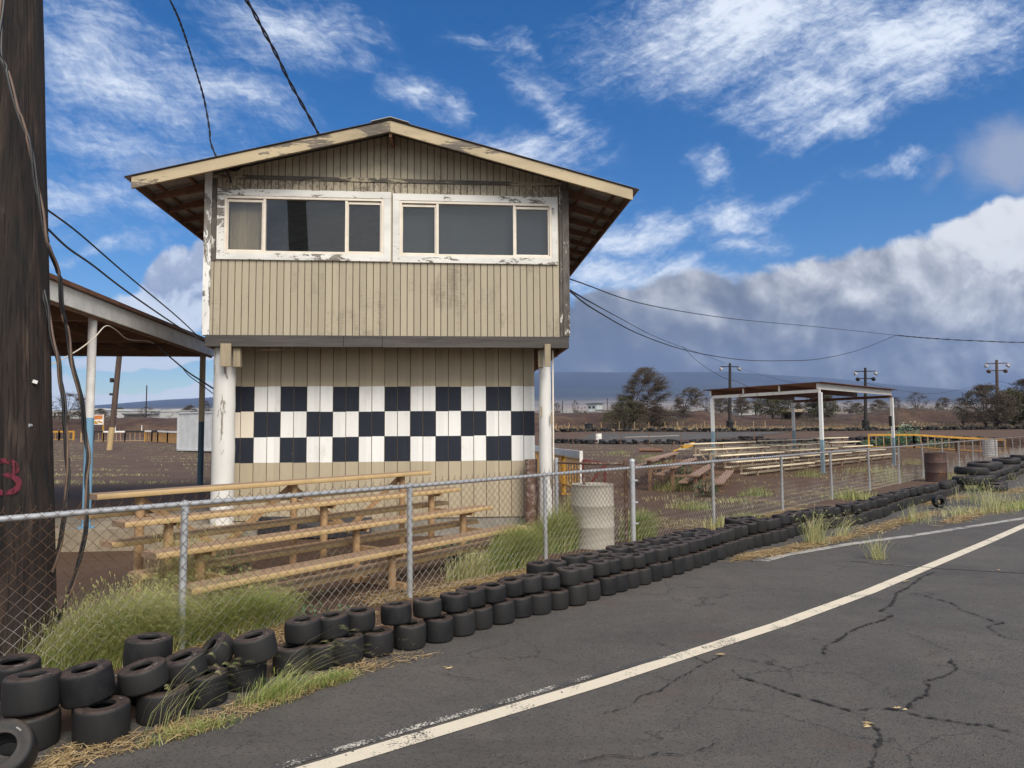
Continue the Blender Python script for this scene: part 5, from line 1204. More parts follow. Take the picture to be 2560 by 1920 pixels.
tree('bare','bare flat topped tree on the skyline left of the right shelter post',2240,150,.9,1)
tree('bare','bare spreading tree on the skyline right of the right shelter post',2290,140,1.05,.4)
tree('mid','small round leafless tree alone on the skyline before the thicket',2349,140,.72,.0)
tree('wide','big dark spreading tree with a forked trunk left of the brown floodlight pole',2462,89,.95,0,sx=.92)
tree('bare','leggy bare tree tangled into the left of the big spreading tree',2405,97,1.0,1)
tree('green','dense green thicket tree at the foot of the brown floodlight pole',2530,92.5,1.2,1,name='tree')
tree('wide','tall dark tree cut by the right edge behind the brown floodlight pole',2590,98,1.15,2)
tree('green','low dense green tree filling the gap right of the brown floodlight pole',2575,91.5,1.15,1)
tree('bare','brown scrub tree beside the grey house',1436,190,1.05,0,sx=.35)
tree('bare','brown scrub bush between the thin pillar and the pale tent',1393,170,.8,2)
tree('bare','leafless bushy tree seen between the big pole and the white canopy post',168,104,1.15,0)
tree('bare','second leafless bush overlapping behind the hanging cables',200,112,.85,2)
tree('wide','low dark tree on the skyline left of the leaning pole',250,330,.8,1)
tree('green','round topped dark tree behind the leaning pole',296,420,1.5,0)
tree('bare','bare tree right of the thin distant pole under the canopy',362,210,.9,.3)
tree('round','dark trees just left of the canopy\'s dark blue post',470,260,1.15,1)
tree('bare','bare tree at the left edge of the thick pillar behind the container',515,150,.95,2)
# ---------------------------------------------------------------- far buildings, signs and posts
def house():
    Y=285; x=(1467-1280)/FPX*Y; z=ground(x,Y); T=thing('grey_house','pale grey two-storey house with a flat dark roof on the bank','house',(x,Y,z-.3),R(-38))
    # local -y faces the camera's right, -x the left flank
    m=MB(); m.box(0,4.6,0,4.2,0,4.9); part('wall',m,'grey_wall',T,smooth=False)
    m=MB(); m.box(-.5,5.1,-.5,4.7,4.92,5.1); part('roof',m,'black',T,smooth=False)
    m=MB(); m.box(-.03,4.63,-.03,4.23,2.25,2.5); part('band',m,'white',T,smooth=False)
    for a in (.7,2.6):
        m=MB(); m.box(a,a+1.1,-.05,.0,3.1,4.1); part('window',m,'darkglass',T,smooth=False)
    for a in (.8,2.4):
        m=MB(); m.box(-.05,0,a,a+.8,3.1,4.2); part('window',m,'darkglass',T,smooth=False)
    m=MB(); m.box(-.05,0,1.4,2.4,2.6,3.0); part('window',m,'darkglass',T,smooth=False)
    m=MB(); m.box(-.05,0,.5,1.4,.2,1.9); part('door',m,'blind',T,smooth=False)
house()
def tent():
    Y=270; x=(1421-1280)/FPX*Y; z=ground(x,Y); m=MB(); pr=[]
    for k in range(13): a=math.pi*k/12; pr.append((-2.2*math.cos(a),1.5*math.sin(a)**.8))
    m.prism(pr,0,5); single('tunnel_tent',m,'chalk','pale arched tunnel shelter left of the grey house','tent',(x,Y,z))
tent()
def shed():
    Y=112; x=(1980-1280)/FPX*Y; z=ground(x,Y)+.1; T=thing('open_shed','low brown shed with a tan sloping roof on the bank behind the shelter','shed',(x,Y,z),R(-12))
    m=MB(); m.box(-1.5,1.6,1.2,1.3,0,1.25); m.box(-1.5,-1.4,0,1.2,0,1.2); part('wall',m,'shedwood',T,smooth=False)
    for a in (-1.45,0,1.5): m=MB(); m.box(a,a+.1,0,.1,-.2,1.1); part('post',m,'shedwood',T,smooth=False)
    m=MB(); m.add([(-1.75,-.5,1.05),(2.0,-.5,1.05),(2.0,1.5,1.5),(-1.75,1.5,1.5),(-1.75,-.5,1.12),(2.0,-.5,1.12),(2.0,1.5,1.57),(-1.75,1.5,1.57)],[(0,3,2,1),(4,5,6,7),(0,1,5,4),(1,2,6,5),(2,3,7,6),(3,0,4,7)]); part('roof',m,'shedroof',T,smooth=False)
shed()
def far_box(name,label,px,Y,w,d,h,mat,cat,dz=0,group=None):
    x=(px-1280)/FPX*Y; m=MB(); m.box(-w/2,w/2,0,d,0,h*.86); m.prism([(-w/2-.2,h*.86),(w/2+.2,h*.86),(w/2*.8,h),(-w/2*.8,h)],-.2,d+.2)
    return single(name,m,mat,label,cat,(x,Y,ground(x,Y)+dz),R(random.uniform(-12,12)),group,smooth=False)
far_box('white_trailer','white trailer roof showing over the bank below the tallest tree',1520,170,6,2.5,1.7,'chalk','trailer')
far_box('white_trailer','white trailer behind the dirt mound right of the first floodlight pole',1873,150,5,2.5,1.7,'chalk','trailer')
far_box('white_trailer','low white roof over the bank right of the second floodlight pole',2190,170,6,3,1.2,'chalk','trailer')
far_box('white_trailer','low white roof over the bank right of the right shelter post',2265,190,9,3,1.3,'chalk','trailer')
# the town on the plain: too far to count
rn=random.Random(9); m=MB()
for k in range(110):
    u=rn.choice([rn.uniform(-.66,-.40),rn.uniform(.05,.72)]); Y=rn.uniform(420,1900) if u>0 else rn.uniform(330,1300); x=u*Y; z=ground(x,Y); w=rn.uniform(5,16)*(1 if u>0 else 1.3); h=rn.uniform(2,4.5); d=8
    o=len(m.v); m.box(x-w/2,x+w/2,Y,Y+d,z-.5,z+h); m.prism([(x-w/2-.4,z+h),(x+w/2+.4,z+h),(x+w/2*.7,z+h+1.1),(x-w/2*.7,z+h+1.1)],Y-.4,Y+d)
struct('distant_town',m,'chalk',False,'stuff')
rn=random.Random(19); m=MB(); vs=[];fs=[]
for k in range(420):
    u=rn.uniform(-.7,.74); Y=rn.uniform(260,1500); x=u*Y; z=ground(x,Y); s=rn.uniform(1.2,3.2)
    for j in range(34):
        p=Vector((x+rn.gauss(0,s),Y+rn.gauss(0,s),z+abs(rn.gauss(0,s*.55)))); a=Vector((rn.gauss(0,1),rn.gauss(0,1),rn.gauss(0,1))).normalized()*.8; b=a.orthogonal().normalized()*.5
        o=len(vs); vs+=[p-a,p+b,p+a,p-b]; fs.append((o,o+1,o+2,o+3))
m.add(vs,fs); struct('distant_scrub',m,'leaf_dark',False,'stuff')
rn=random.Random(29); m=MB(); vs=[];fs=[]
for k in range(330):
    u=rn.choice([rn.uniform(.09,.74),rn.uniform(.40,.74),rn.uniform(.14,.24)]); Y=rn.uniform(95.5,113); x=u*Y; z=ground(x,Y); s_=rn.uniform(.25,.75)
    for j in range(int(70*s_)+18):
        p=Vector((x+rn.gauss(0,s_),Y+rn.gauss(0,s_),z+abs(rn.gauss(0,s_*.55)))); a=Vector((rn.gauss(.4,.6),rn.gauss(0,.6),rn.gauss(.3,.5))).normalized()*rn.uniform(.1,.22); b=a.orthogonal().normalized()*.03
        o=len(vs); vs+=[p-a,p+b,p+a,p-b]; fs.append((o,o+1,o+2,o+3))
m.add(vs,fs); struct('bank_scrub',m,'leaf_brown',False,'stuff')
# left background: container, leaning pole, striped barrier, sign, gate
def container():
    a=Vector((-22.2,47.2)); b=Vector((-16.2,43.0)); rz=math.atan2(b.y-a.y,b.x-a.x); z=ground(a.x,a.y); T=thing('shipping_container','white corrugated shipping container behind the thick pillar','container',(a.x,a.y,z),rz)
    L=7.0; m=MB(); n=int(L/.14); prev=None
    m.box(0,L,.06,2.4,.16,2.52)
    for k in range(n): x=k*L/n; m.prism([(x,.2),(x+L/n*.5,.2),(x+L/n*.5,2.45),(x,2.45)],.02,.06)
    part('body',m,'whitegrey',T,smooth=False)
    m=MB(); m.box(-.04,L,-.02,2.44,2.52,2.60); m.box(-.04,L,-.02,.08,.08,.2); m.box(-.06,.08,-.02,.1,.08,2.6); part('frame',m,'whitegrey',T,smooth=False)
    m=MB(); m.box(.1,.4,.2,2.2,-.1,.08); m.box(L-.6,L-.3,.2,2.2,-.1,.08); part('skid',m,'concrete_g',T,smooth=False)
container()
T=thing('leaning_pole','tall leaning timber pole with a peeling yellow foot under the canopy','pole',(-29.2,51.6,ground(-29.2,51.6)-.1))
m=MB(); m.tube([(.18,0,1.75),(.33,0,4),(.55,0,7.2),(.7,0,9.5)],[.20,.19,.18,.16],12); part('shaft',m,'brownpole',T)
m=MB(); m.tube([(0,0,-.1),(.06,0,.6),(.1,0,1.2),(.18,0,1.77)],[.20,.19,.205,.19],12); part('painted_foot',m,'yellowdull',T)
m=MB()
for zz in (4.05,5.0,5.15): m.box(.0,.2,-.2,-.02,zz,zz+.16)
part('camera_bracket',m,'black',T,smooth=False)
m=MB(); m.tube([(0,0,0),(0,0,9)],.14,6); x=(365-1280)/FPX*190; single('thin_pole',m,'darkpole','thin dark utility pole far off under the canopy','pole',(x,190,ground(x,190)))
for px,Y,h,lb in ((1406,260,5.5,'thin dark pole left of the pale arched tunnel'),(1518,330,8,'thin dark pole on the skyline left of the tallest tree'),(1792,300,9,'thin dark pole on the skyline left of the first floodlight pole')):
    x=(px-1280)/FPX*Y; m=MB(); m.tube([(0,0,0),(0,0,h)],.16,6); single('thin_pole',m,'darkpole',lb,'pole',(x,Y,ground(x,Y)))
sy=71.5; sx=lambda px,Y=sy:(px-1280)/FPX*Y
zl=lambda x,y:ground(x,y)
barrier('striped_barrier','barrier with black and white striped top rail and tan rods, behind the canopy',[(sx(205),sy),(sx(236),sy),(sx(260),sy),(sx(314),sy),(sx(364),sy)],1.10,zl,[('black','wood_rod','yellowdull'),('black','wood_rod','yellowdull'),('white','wood_rod','wood_rod'),('black','wood_rod','yellowdull')],.42,railh=.16,rodr=.022)
barrier('striped_barrier','brighter yellow picket barrier with striped rail running up to the container',[(sx(364,71),71),(sx(381,70),70),(sx(396,69),69),(sx(420,66.5),66.5),(sx(450,64),64)],1.15,zl,[('white','yellow','yellow'),('black','yellow','yellow'),('white','yellow','yellow'),('white','yellow','yellow')],.34,railh=.16,rodr=.017)
barrier('yellow_gate','yellow steel gate panel between the big pole and the hanging cables',[(sx(110,78),78),(sx(150,78),78),(sx(186,78),78)],1.05,zl,[('yellow','yellow','yellow')],.42,railh=.18,rodr=.022,pw=.16,cat='gate')
far_fence('distant_fence','dark post and wire fence behind the yellow gate on the left',[(sx(p,84),84) for p in (60,108,147,184,230,262,300,345,400)],1.5,.03,'rustbrown')
T=thing('painted_sign','white sign board with orange and yellow painting partly behind the white canopy post','sign',(sx(235,74),74,ground(sx(235,74),74)))
m=MB(); m.box(-1.0,1.0,0,.05,1.72,2.75); part('board',m,'white',T,smooth=False)
m=MB(); m.prism([(-.1,2.25),(.9,2.3),(.9,2.7),(.1,2.68)],-.012,-.002); m.prism([(-.95,2.4),(-.5,2.45),(-.6,2.68),(-.95,2.68)],-.012,-.002); part('painting',m,'sign_orange',T,smooth=False)
m=MB(); m.prism([(-.2,1.8),(.5,1.8),(.2,2.12),(-.1,2.1)],-.013,-.003); m.prism([(.3,2.0),(.92,1.85),(.92,2.0),(.5,2.15)],-.013,-.003); part('painting',m,'yellow',T,smooth=False)
for xx in (-.95,.95): m=MB(); m.box(xx-.05,xx+.05,.05,.13,-.1,2.8); part('post',m,'yellow',T,smooth=False)
m=MB(); m.beam((0,0,0),(2.6,0,2.2),.35,.35); m.box(-.8,.3,-.3,.3,-.3,.9); m.beam((2.4,0,2.0),(3.0,0,1.6),.3,.3); x=sx(420,240); single('conveyor_arm',m,'chalk','white slanted conveyor arm in the far yard left of the container','machine',(x,240,ground(x,240)+.2),smooth=False)
def long_roof(px0,px1,Y,h,label):
    a,b=sx(px0,Y),sx(px1,Y); x=(a+b)/2; z=ground(x,Y); m=MB(); w=(b-a)/2; m.box(-w,w,0,9,h*.5,h*.72); m.prism([(-w-.5,h*.72),(w+.5,h*.72),(w,h),(-w,h)],-1,10); m.box(-w,w,2,9,-1,h*.5)
    single('long_warehouse',m,'chalk',label,'warehouse',(x,Y,z),smooth=False)
long_roof(292,395,420,5.2,'long low white warehouse far off under the canopy'); long_roof(305,360,380,3.2,'lower pale shed in front of the long warehouse')
T=thing('white_cabin','small white cabin with faded lettering just above the container','cabin',(sx(462,150),150,ground(sx(462,150),150)+.4))
m=MB(); m.box(-1.1,1.1,0,2,0,1.3); m.prism([(-1.25,1.3),(1.25,1.3),(1.1,1.45),(-1.1,1.45)],-.1,2.1); part('wall',m,'chalk',T,smooth=False)
m=MB()
for k in range(5): m.box(-.75+k*.3,-.58+k*.3,-.02,-.005,.7,1.0)
part('lettering',m,'blind',T,smooth=False)
m=MB(); m.box(-.55,.5,-.5,.5,0,.25); m.lathe([(.42,.2),(.5,.3),(.5,.75),(.55,.8),(.4,.9)],12,(0,0,0)); x=sx(1472,90); single('dark_bin',m,'black','small black bin on top of the far tyre wall above the white drum','bin',(x,90.5,ground(x,90.5)),smooth=False)

# ---------------------------------------------------------------- grasses
def blades(n,place,h,w,lean,seed,curve=.9,seeds=0.0,segs=4):
    """n tapering, arching blades; place(rnd)->(x,y,z,hscale)"""
    rn=random.Random(seed); m=MB(); v=[];f=[]
    for _ in range(n):
        x,y,z,hs=place(rn); H=h*hs*rn.uniform(.55,1.15); a=rn.uniform(0,6.28)
        dx,dy=lean[0]+math.cos(a)*curve*.35,lean[1]+math.sin(a)*curve*.35; ww=w*rn.uniform(.6,1.3)
        px,py=-math.sin(a),math.cos(a); o=len(v)
        for k in range(segs+1):
            t=k/segs; b=t*t*H; cx=x+dx*b+math.cos(a)*.03*t; cy=y+dy*b+math.sin(a)*.03*t; L=math.hypot(dx,dy)
            cz=z+H*(t-.30*min(1.4,L)*t*t); q=ww*(1-t)**.6/2 if t<1 else 0
            if k<segs: v.append((cx-px*q,cy-py*q,cz)); v.append((cx+px*q,cy+py*q,cz))
            else: v.append((cx,cy,cz))
        for k in range(segs-1): f.append((o+2*k,o+2*k+1,o+2*k+3,o+2*k+2))
        f.append((o+2*segs-2,o+2*segs-1,o+2*segs))
        if rn.random()<seeds:   # nodding seed head
            for j in range(7):
                s=j/6; cx2=cx+dx*.08*s; cy2=cy+dy*.08*s; cz2=cz+.02*s-.05*s*s; e=.0045*(1-abs(s-.4)); o=len(v)
                v+= [(cx2-e,cy2,cz2-.008),(cx2+e,cy2,cz2-.004),(cx2+dx*.02,cy2+dy*.02,cz2+.008)]; f.append((o,o+1,o+2))
    m.add(v,f); return m
def clump(name,label,c,rx,ry,ang,n,h,mat,lean=(.35,-.1),w=.006,seeds=0,curve=.9,dens=1.0,cat='grass',z=None,seed=None):
    ca,sa=math.cos(ang),math.sin(ang)
    def place(rn):
        while True:
            a,b=rn.gauss(0,.45),rn.gauss(0,.45); r2=a*a+b*b
            if r2<1: break
        lx,ly=a*rx,b*ry; X=lx*ca-ly*sa; Y=lx*sa+ly*ca
        return X,Y,0.0,(1-.5*r2)
    m=blades(n,place,h,w,lean,seed or hash(label)%1000 if False else (seed or len(label)*7+n%97),curve,seeds)
    zz=ground(*c) if z is None else z
    return single(name,m,mat,label,cat,(c[0],c[1],zz),0,None,False)
FA=math.atan2(DY,DX)
def fpt(s,off): return (FX+DX*s-DY*off,FY+DY*s+DX*off)   # off>0: behind the fence
clump('long_grass','tall pale feathery grass at the foot of the big pole, left of the first fence post',fpt(-.42,.28),.66,.32,FA,5200,.58,'grass_tan',(.45,.0),.0042,.25,1.0,seed=1)
clump('long_grass','green lower grass tangled behind the wire beside the big pole',fpt(-.38,.16),.64,.24,FA,5200,.46,'grass',(.42,-.05),.0045,.1,1.0,seed=2)
clump('long_grass','tall straw coloured grass behind the pole cables at the slab edge',(-3.05,6.5),.30,.55,0,1300,.80,'grass_tan',(.30,.05),.006,.3,1.0,seed=3)
clump('long_grass','drooping green grass under the left end of the tan bleachers',fpt(.45,.19),.62,.20,FA,4600,.42,'grass',(.50,-.05),.0045,.1,1.1,seed=4)
clump('long_grass','feathery grass heads leaning right in front of the lowest tan seat',fpt(.30,.30),.50,.14,FA,1100,.56,'grass_tan',(.55,.0),.004,.35,.9,seed=41)
clump('grass_clump','bright green grass clump hiding the right end of the tan bleachers',fpt(4.0,.30),.46,.24,FA,4200,.60,'grass',(.40,.0),.005,.02,.9,seed=5)
clump('grass_clump','yellower grass spilling left of the bright green clump',fpt(3.35,.28),.40,.2,FA,1000,.32,'grass_tan',(.2,0),.006,.1,1.3,seed=6)
clump('grass_clump','green grass clump between the thin pillar and the white drum',(.55,10.0),.50,.32,FA,4200,.62,'grass',(.28,.0),.005,.02,.9,seed=7)
clump('grass_clump','tan topped grass behind the white drum by the picket gate',(.98,11.7),.45,.40,FA,1600,.75,'grass_tan',(.25,.0),.007,.1,.9,seed=8)
clump('grass_clump','green grass clump at the foot of the tall end post',fpt(6.95,.32),.40,.24,FA,1700,.52,'grass',(.30,.0),.007,.02,1.0,seed=9)
clump('grass_tuft','green tuft growing out under the near tyres, in front of the dented ones',(-1.47,4.50),.26,.13,R(40),420,.19,'grass',(.45,.1),.0045,.05,1.2,z=.004,seed=10)
clump('grass_tuft','short green grass at the asphalt edge right of the green tuft',(-1.22,4.78),.26,.09,R(45),650,.09,'grass',(.3,.1),.004,0,1.4,z=.004,seed=11)
clump('grass_stalks','few long thin seed stalks leaning over the near tyres',(-1.93,4.06),.16,.10,R(30),26,.62,'grass_tan',(.75,.12),.004,.9,.9,z=.004,seed=12)
clump('grass_stalks','long thin seed stalks leaning right from the green tuft',(-1.45,4.52),.12,.08,R(30),22,.60,'grass_tan',(.95,.2),.004,.9,.8,z=.004,seed=13)
clump('grass_tuft','low matted green and straw weeds below the third stack of near tyres',(-1.78,4.02),.30,.09,R(38),380,.07,'grass',(.3,.1),.004,0,1.6,z=.004,seed=14)
clump('grass_tuft','spiky pale green tuft growing alone on the asphalt by the faded line',(4.60,9.10),.14,.12,0,90,.38,'grass_tan',(.0,.0),.006,.2,1.6,z=.004,seed=15)
clump('grass_tuft','spiky green tuft against the kart tyres past the faded line start',(4.35,10.35),.22,.16,0,170,.58,'grass_tan',(.15,.0),.006,.25,1.5,z=.004,seed=16)
clump('grass_tuft','leaning dry stalks beside the spiky tuft at the kart tyres',(5.0,10.9),.25,.15,R(40),60,.5,'grass_tan',(.7,.2),.006,.3,.9,z=.004,seed=17)
for i,(x,y,rx,ry,n,h,mt,lb) in enumerate([(7.1,12.6,.5,.35,200,.5,'grass_tan','thin tall tuft at the left end of the weedy strip on the asphalt'),(8.5,13.6,.9,.4,700,.22,'grass_tan','weedy patch on the asphalt before the upright tyre'),(9.5,14.1,.8,.35,520,.58,'grass_tan','tall thin weeds in the middle of the strip by the loose tyre'),
    (10.3,14.6,.8,.3,900,.20,'grass','green low weeds round the loose tyre'),(10.1,15.6,.7,.5,320,.75,'grass_tan','tall pale weeds left of the loose tyre'),(11.3,15.6,.8,.4,260,.6,'grass_tan','tall pale weeds right of the loose tyre'),(12.6,19.6,.9,.6,700,.55,'grass_tan','grass growing up the front of the car tyre pile'),(15.5,22.8,1.2,.6,700,.5,'grass_tan','grass below the middle of the car tyre pile'),(18.5,25.3,1.5,.7,600,.5,'grass_tan','grass below the far end of the car tyre pile')]):
    clump('weed_patch',lb,(x,y),rx,ry,R(42),int(n*.45),h*.9,mt,(.12,.0),.006,.2,1.2,z=.004,seed=20+i)
for i,(px,py,rx,n,h,mt,lb) in enumerate([(1737,1272,.40,420,.30,'grass','low green tuft behind the fence just past the tall end post'),(1694,1268,.35,240,.24,'grass_tan','small tan tuft left of the low green tuft behind the fence'),(1885,1238,.5,600,.36,'grass','rounded green tuft behind the fence right of the brown bleachers'),
    (1832,1252,.5,300,.18,'grass_tan','flat yellow grass patch in front of the brown bleachers'),(2016,1190,.7,500,.42,'grass','green weed at the foot of the near shelter post'),(1680,1225,.8,700,.55,'grass','grass under the left side of the brown bleachers'),(1850,1310,.6,700,.34,'grass','bright tuft at the fence foot right of the first post past the end post'),
    (1800,1320,.5,260,.34,'grass_tan','wispy tan weeds at the fence foot left of that bright tuft'),(2120,1245,.8,800,.34,'grass','green patch behind the fence below the right shelter post'),(2215,1205,.6,260,.8,'grass_tan','tall wispy weeds between the shelter posts behind the fence'),(2170,1180,1.4,900,.4,'grass_tan','broad pale grass behind the fence right of the shelter'),(2390,1200,1.2,900,.5,'grass_tan','tan grass around the brown drum'),
    (2290,1160,1.4,800,.4,'grass_tan','pale grass in front of the yellow barrier'),(1545,1135,.9,300,.3,'grass','small green tuft in the open dirt left of the scrap steel'),(1630,1145,1.0,420,.35,'grass','green tuft in front of the scrap axle'),(1640,1170,.8,360,.5,'grass','green tuft behind the top brown plank')]):
    dx=(px-1280)/FPX; dzv=(1077-.0065*(px-1280)-py)/FPX; Y=-EYE/dzv
    for _ in range(4): Y=(ground(dx*Y,Y)-EYE)/dzv
    clump('grass_tuft',lb,(dx*Y,Y),rx,rx*.7,0,max(160,int(n*.42)),h*.85,mt,(.2,.0),.009,.05,1.2,seed=40+i)
# short turf scattered over the yard and along the far track: one mass
def place_yard(rn):
    while True:
        Y=rn.uniform(9,64)**1.0; u=rn.uniform(.02,.70); x=u*Y
        off=(x-FX)*DY-(Y-FY)*DX
        if off<-.4 and lump(x*3,Y*3)+.5*lump(x*11,Y*9)>.55: return x,Y,ground(x,Y)-.01,1
struct('yard_grass',blades(9000,place_yard,.10,.014,(.1,0),77,1.4,segs=2),'grass_tan',False,'stuff')
def place_left(rn):
    while True:
        Y=rn.uniform(17,70); x=rn.uniform(-.66,-.40)*Y
        if lump(x*1.1,Y*6)+.4*lump(x*7,Y*9)>.7: return x,Y,ground(x,Y)-.01,1
struct('yard_grass',blades(5000,place_left,.09,.014,(.2,0),78,1.4,segs=2),'grass_tan',False,'stuff')
def place_bank(rn):
    Y=rn.uniform(89,100); u=rn.uniform(.04,.74); x=u*Y; return x,Y,ground(x,Y)-.02,(.5+.6*max(0,lump(x*.7,Y*2)))
struct('bank_grass',blades(9000,place_bank,.55,.05,(.2,0),79,1.2,segs=2),'straw',False,'stuff')
# bleached straw along the tyre wall and fence foot
def straw(n,place,L,seed,name='dry_straw',zt=.03,w=.0045):
    rn=random.Random(seed); v=[];f=[]
    for _ in range(n):
        x,y,z=place(rn); a=rn.uniform(0,6.28); l=L*rn.uniform(.4,1.4); k=rn.uniform(-.6,.6); o=len(v); hz=z+rn.random()*zt; r=rn.uniform(-.12,.25)
        for j in range(3):
            t=j/2-.5; aa=a+k*t; px,py=-math.sin(aa)*w/2,math.cos(aa)*w/2; cx,cy=x+math.cos(aa)*l*t,y+math.sin(aa)*l*t; cz=max(z+.002,hz+r*l*t-.15*l*t*t)
            v+=[(cx-px,cy-py,cz),(cx+px,cy+py,cz+.001)]
        f+=[(o,o+1,o+3,o+2),(o+2,o+3,o+5,o+4)]
    m=MB(); m.add(v,f); return struct(name,m,'straw',False,'stuff')
TL=[Vector((x,y,0)) for x,y in tyre_line[3:21]]
def along(rn,lo,hi,off0,off1):
    t=rn.uniform(lo,hi)*(len(TL)-1); i=min(int(t),len(TL)-2); p=TL[i].lerp(TL[i+1],t-i); d=(TL[i+1]-TL[i]).normalized(); q=rn.uniform(off0,off1); return p.x+d.y*q,p.y-d.x*q
def st_back(rn):
    while True:
        s=rn.uniform(-.6,13); o=-abs(rn.gauss(0,.28)); 
        x,y=fpt(s,o+.12)
        if math.sin(s*2.3)+math.sin(s*5.1+1)*.6>-.4: return x,y,.0
straw(9000,st_back,.13,1)
def st_front(rn):
    while True:
        t=rn.random(); i=t*6; x,y=along(rn,.0,.30,.06,.30)
        x0,y0=along(rn,0,.30,0,0)
        if rn.random()<.5 and y<5.4: return x+.0,y-.02,.005
        if y<5.2: return x,y,.005
straw(2000,st_front,.075,2,w=.0032)
def st_spot(spots):
    def g(rn):
        x,y,a,b=rn.choice(spots); t=rn.gauss(0,.4); q=rn.gauss(0,.35); return x+a*t*.72-b*q*.7,y+a*t*.7+b*q*.72,.005
    return g
straw(5200,st_spot([(-2.35,3.52,.22,.08),(3.1,9.35,.5,.15),(3.5,9.6,.5,.2),(4.1,10.1,.7,.25),(4.9,10.75,.7,.2),(6.9,12.7,1.0,.25),(7.8,13.6,.9,.25),(9.2,15.7,.6,.3),(10.6,17.0,1.0,.4)]),.16,3,w=.006)
straw(4200,st_spot([(9.0,13.9,1.6,.3),(10.5,15.0,1.6,.3),(13,18.6,1.8,.5),(17.5,23,2.5,.6),(8.0,12.9,1,.2),(6.0,11.8,1.4,.3),(15,19.5,2.0,.3),(18,22,2.4,.3)]),.2,4,w=.010)
def st_yard(rn):
    while True:
        s=rn.uniform(6.5,26); o=abs(rn.gauss(0,.9))+.05; x,y=fpt(s,o)
        if lump(x*4,y*4)>.2: return x,y,ground(x,y)
straw(4500,st_yard,.16,5,w=.008)
def st_bl(rn):
    while True:
        s=rn.uniform(1.8,4.6); x,y=fpt(s,abs(rn.gauss(0,.22))); return x,y,0
straw(1600,st_bl,.15,6)
# broad-leaved shrubs
def leafy(name,label,c,r,h,n,lw,mat='greenleaf',flowers=0):
    rn=random.Random(int(c[0]*10)); v=[];f=[]; st=MB(); T=thing(name,label,'shrub',(c[0],c[1],ground(*c)))
    for k in range(n):
        a=rn.uniform(0,6.28); rr=r*math.sqrt(rn.random()); z=h*rn.uniform(.12,1)*(1-.35*(rr/r)**2); p=Vector((rr*math.cos(a),rr*math.sin(a),z)); d=Vector((math.cos(a)+rn.gauss(0,.5),math.sin(a)+rn.gauss(0,.5),rn.uniform(.1,.8))).normalized()*lw; b=d.orthogonal().normalized(); b.rotate(Matrix.Rotation(rn.uniform(-.6,.6),3,d)); b*=lw*.38
        o=len(v); v+=[p,p+d*.5+b,p+d,p+d*.5-b]; f.append((o,o+1,o+2,o+3))
        if k%6==0: st.tube([(rr*.2*math.cos(a),rr*.2*math.sin(a),0),p*.6+Vector((0,0,0)),p],.008,4)
    m=MB(); m.add(v,f); part('foliage',m,mat,T,smooth=False); part('stems',st,'bark',T)
    if flowers:
        m=MB()
        for k in range(flowers): a=rn.uniform(0,6.28); rr=r*rn.random(); m.lathe([(0,.0),(.05,.03),(.03,.07),(0,.08)],6,(rr*math.cos(a),rr*math.sin(a),h*rn.uniform(.8,1.1)))
        part('blossom',m,'flower',T)
leafy('leafy_shrub','big leaved green shrub behind the yellow barrier by the right shelter post',(24.9,46.6),.75,1.05,330,.2)
leafy('leafy_shrub','taller pale flowering shrub behind the middle of the yellow barrier',(28.6,51.5),.7,1.6,200,.2,'greenleaf',12)
leafy('leafy_shrub','small green shrub low behind the yellow barrier at its left end',(23.6,46.8),.55,.55,170,.16)
leafy('leafy_shrub','low green weeds behind the middle of the yellow barrier',(28.2,47.0),.9,.5,220,.16)
leafy('leafy_shrub','dark leafy weed among the brown bleachers',(4.95,20.5),.25,.62,170,.07)
leafy('leafy_shrub','grey green weed in front of the brown bleachers',(4.75,17.6),.30,.42,240,.045)
leafy('leafy_shrub','small leafy weed under the tan bleachers by the thick pillar',(-3.4,8.6),.22,.25,110,.04)
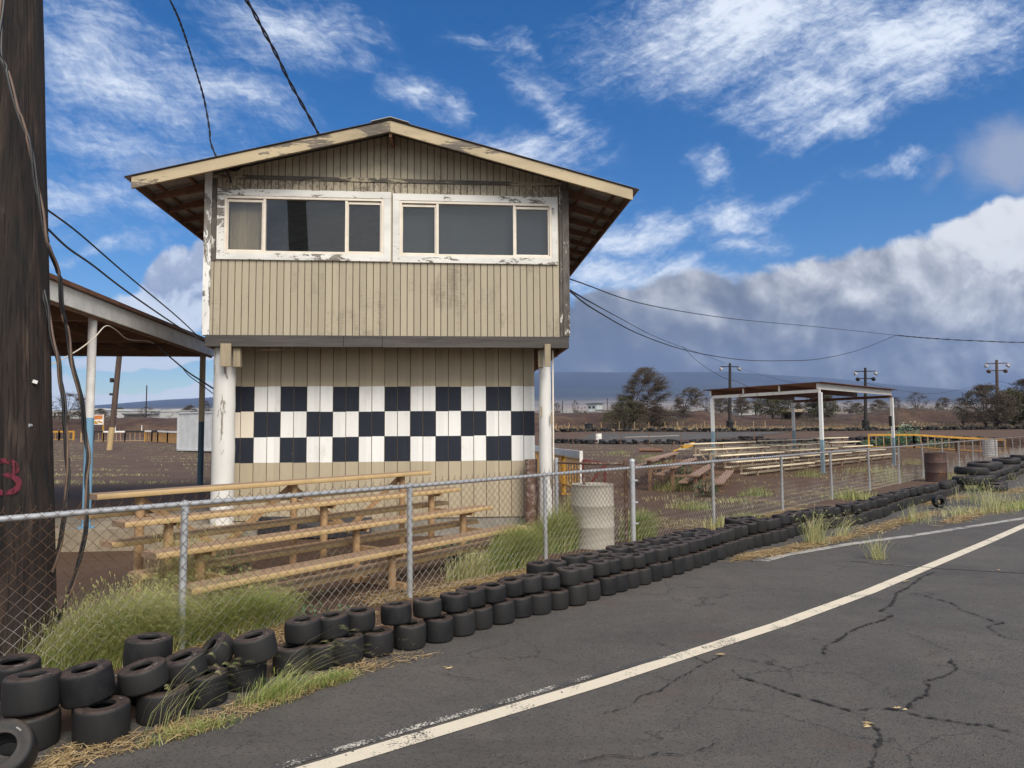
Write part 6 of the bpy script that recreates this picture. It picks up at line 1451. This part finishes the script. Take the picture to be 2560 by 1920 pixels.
leafy('leafy_shrub','dark leafy weed under the far end of the tan bleachers',(-.75,9.3),.26,.28,140,.045)
leafy('leafy_shrub','small leafy weed at the fence foot above the kart tyres',fpt(1.15,-.12),.22,.17,110,.032)
# small stones and fallen leaves on the asphalt
rn=random.Random(6); m=MB()
for k in range(420):
    Y=rn.uniform(3.2,13); x=rn.uniform(-.6,.75)*Y; s=rn.uniform(.004,.011)
    if (x+2.45)*.75-(Y-3.86)*.66<.12: continue
    m.add([(x-s,Y-s*.8,.004),(x+s,Y-s*.6,.004),(x+s*.8,Y+s,.004),(x-s*.7,Y+s,.004),(x,Y,.004+s*1.1)],[(0,1,4),(1,2,4),(2,3,4),(3,0,4)])
struct('gravel_bits',m,'asphalt',False,'stuff')
m=MB(); rn=random.Random(8)
for x,y in [(1.51,5.30),(2.27,4.25),(1.95,4.02),(4.2,7.72),(-.45,5.02),(5.6,8.3)]:
    for k in range(3):
        a=rn.uniform(-.5,.9); l=rn.uniform(.015,.035); w=rn.uniform(.003,.006); cx,cy=x+rn.gauss(0,.02),y+rn.gauss(0,.02); d=Vector((math.cos(a),math.sin(a),0))*l; q=Vector((-d.y,d.x,0)).normalized()*w; p=Vector((cx,cy,.017)); m.add([p-d,p+q+Vector((0,0,.006)),p+d,p-q],[(0,1,2,3)])
struct('leaf_litter',m,'straw',False,'stuff')
# ---------------------------------------------------------------- sea-level haze over the plain
def haze():
    m=MB(); m.box(-9400,9400,-1300,8300,-1.2,900); me=m.mesh('haze',[],False)
    mt=bpy.data.materials.new('pale_haze'); mt.use_nodes=True; mt.node_tree.nodes.clear(); g=G(mt.node_tree)
    pv=g.node('ShaderNodeVolumePrincipled',{'Color':(.34,.50,.88,1),'Density':HAZE,'Anisotropy':.2}); o=g.node('ShaderNodeOutputMaterial'); g.l.new(pv.outputs[0],o.inputs['Volume'])
    me.materials.append(mt); ob=bpy.data.objects.new('haze',me); col.objects.link(ob); ob['kind']='stuff'
HAZE=7.5e-5
haze()
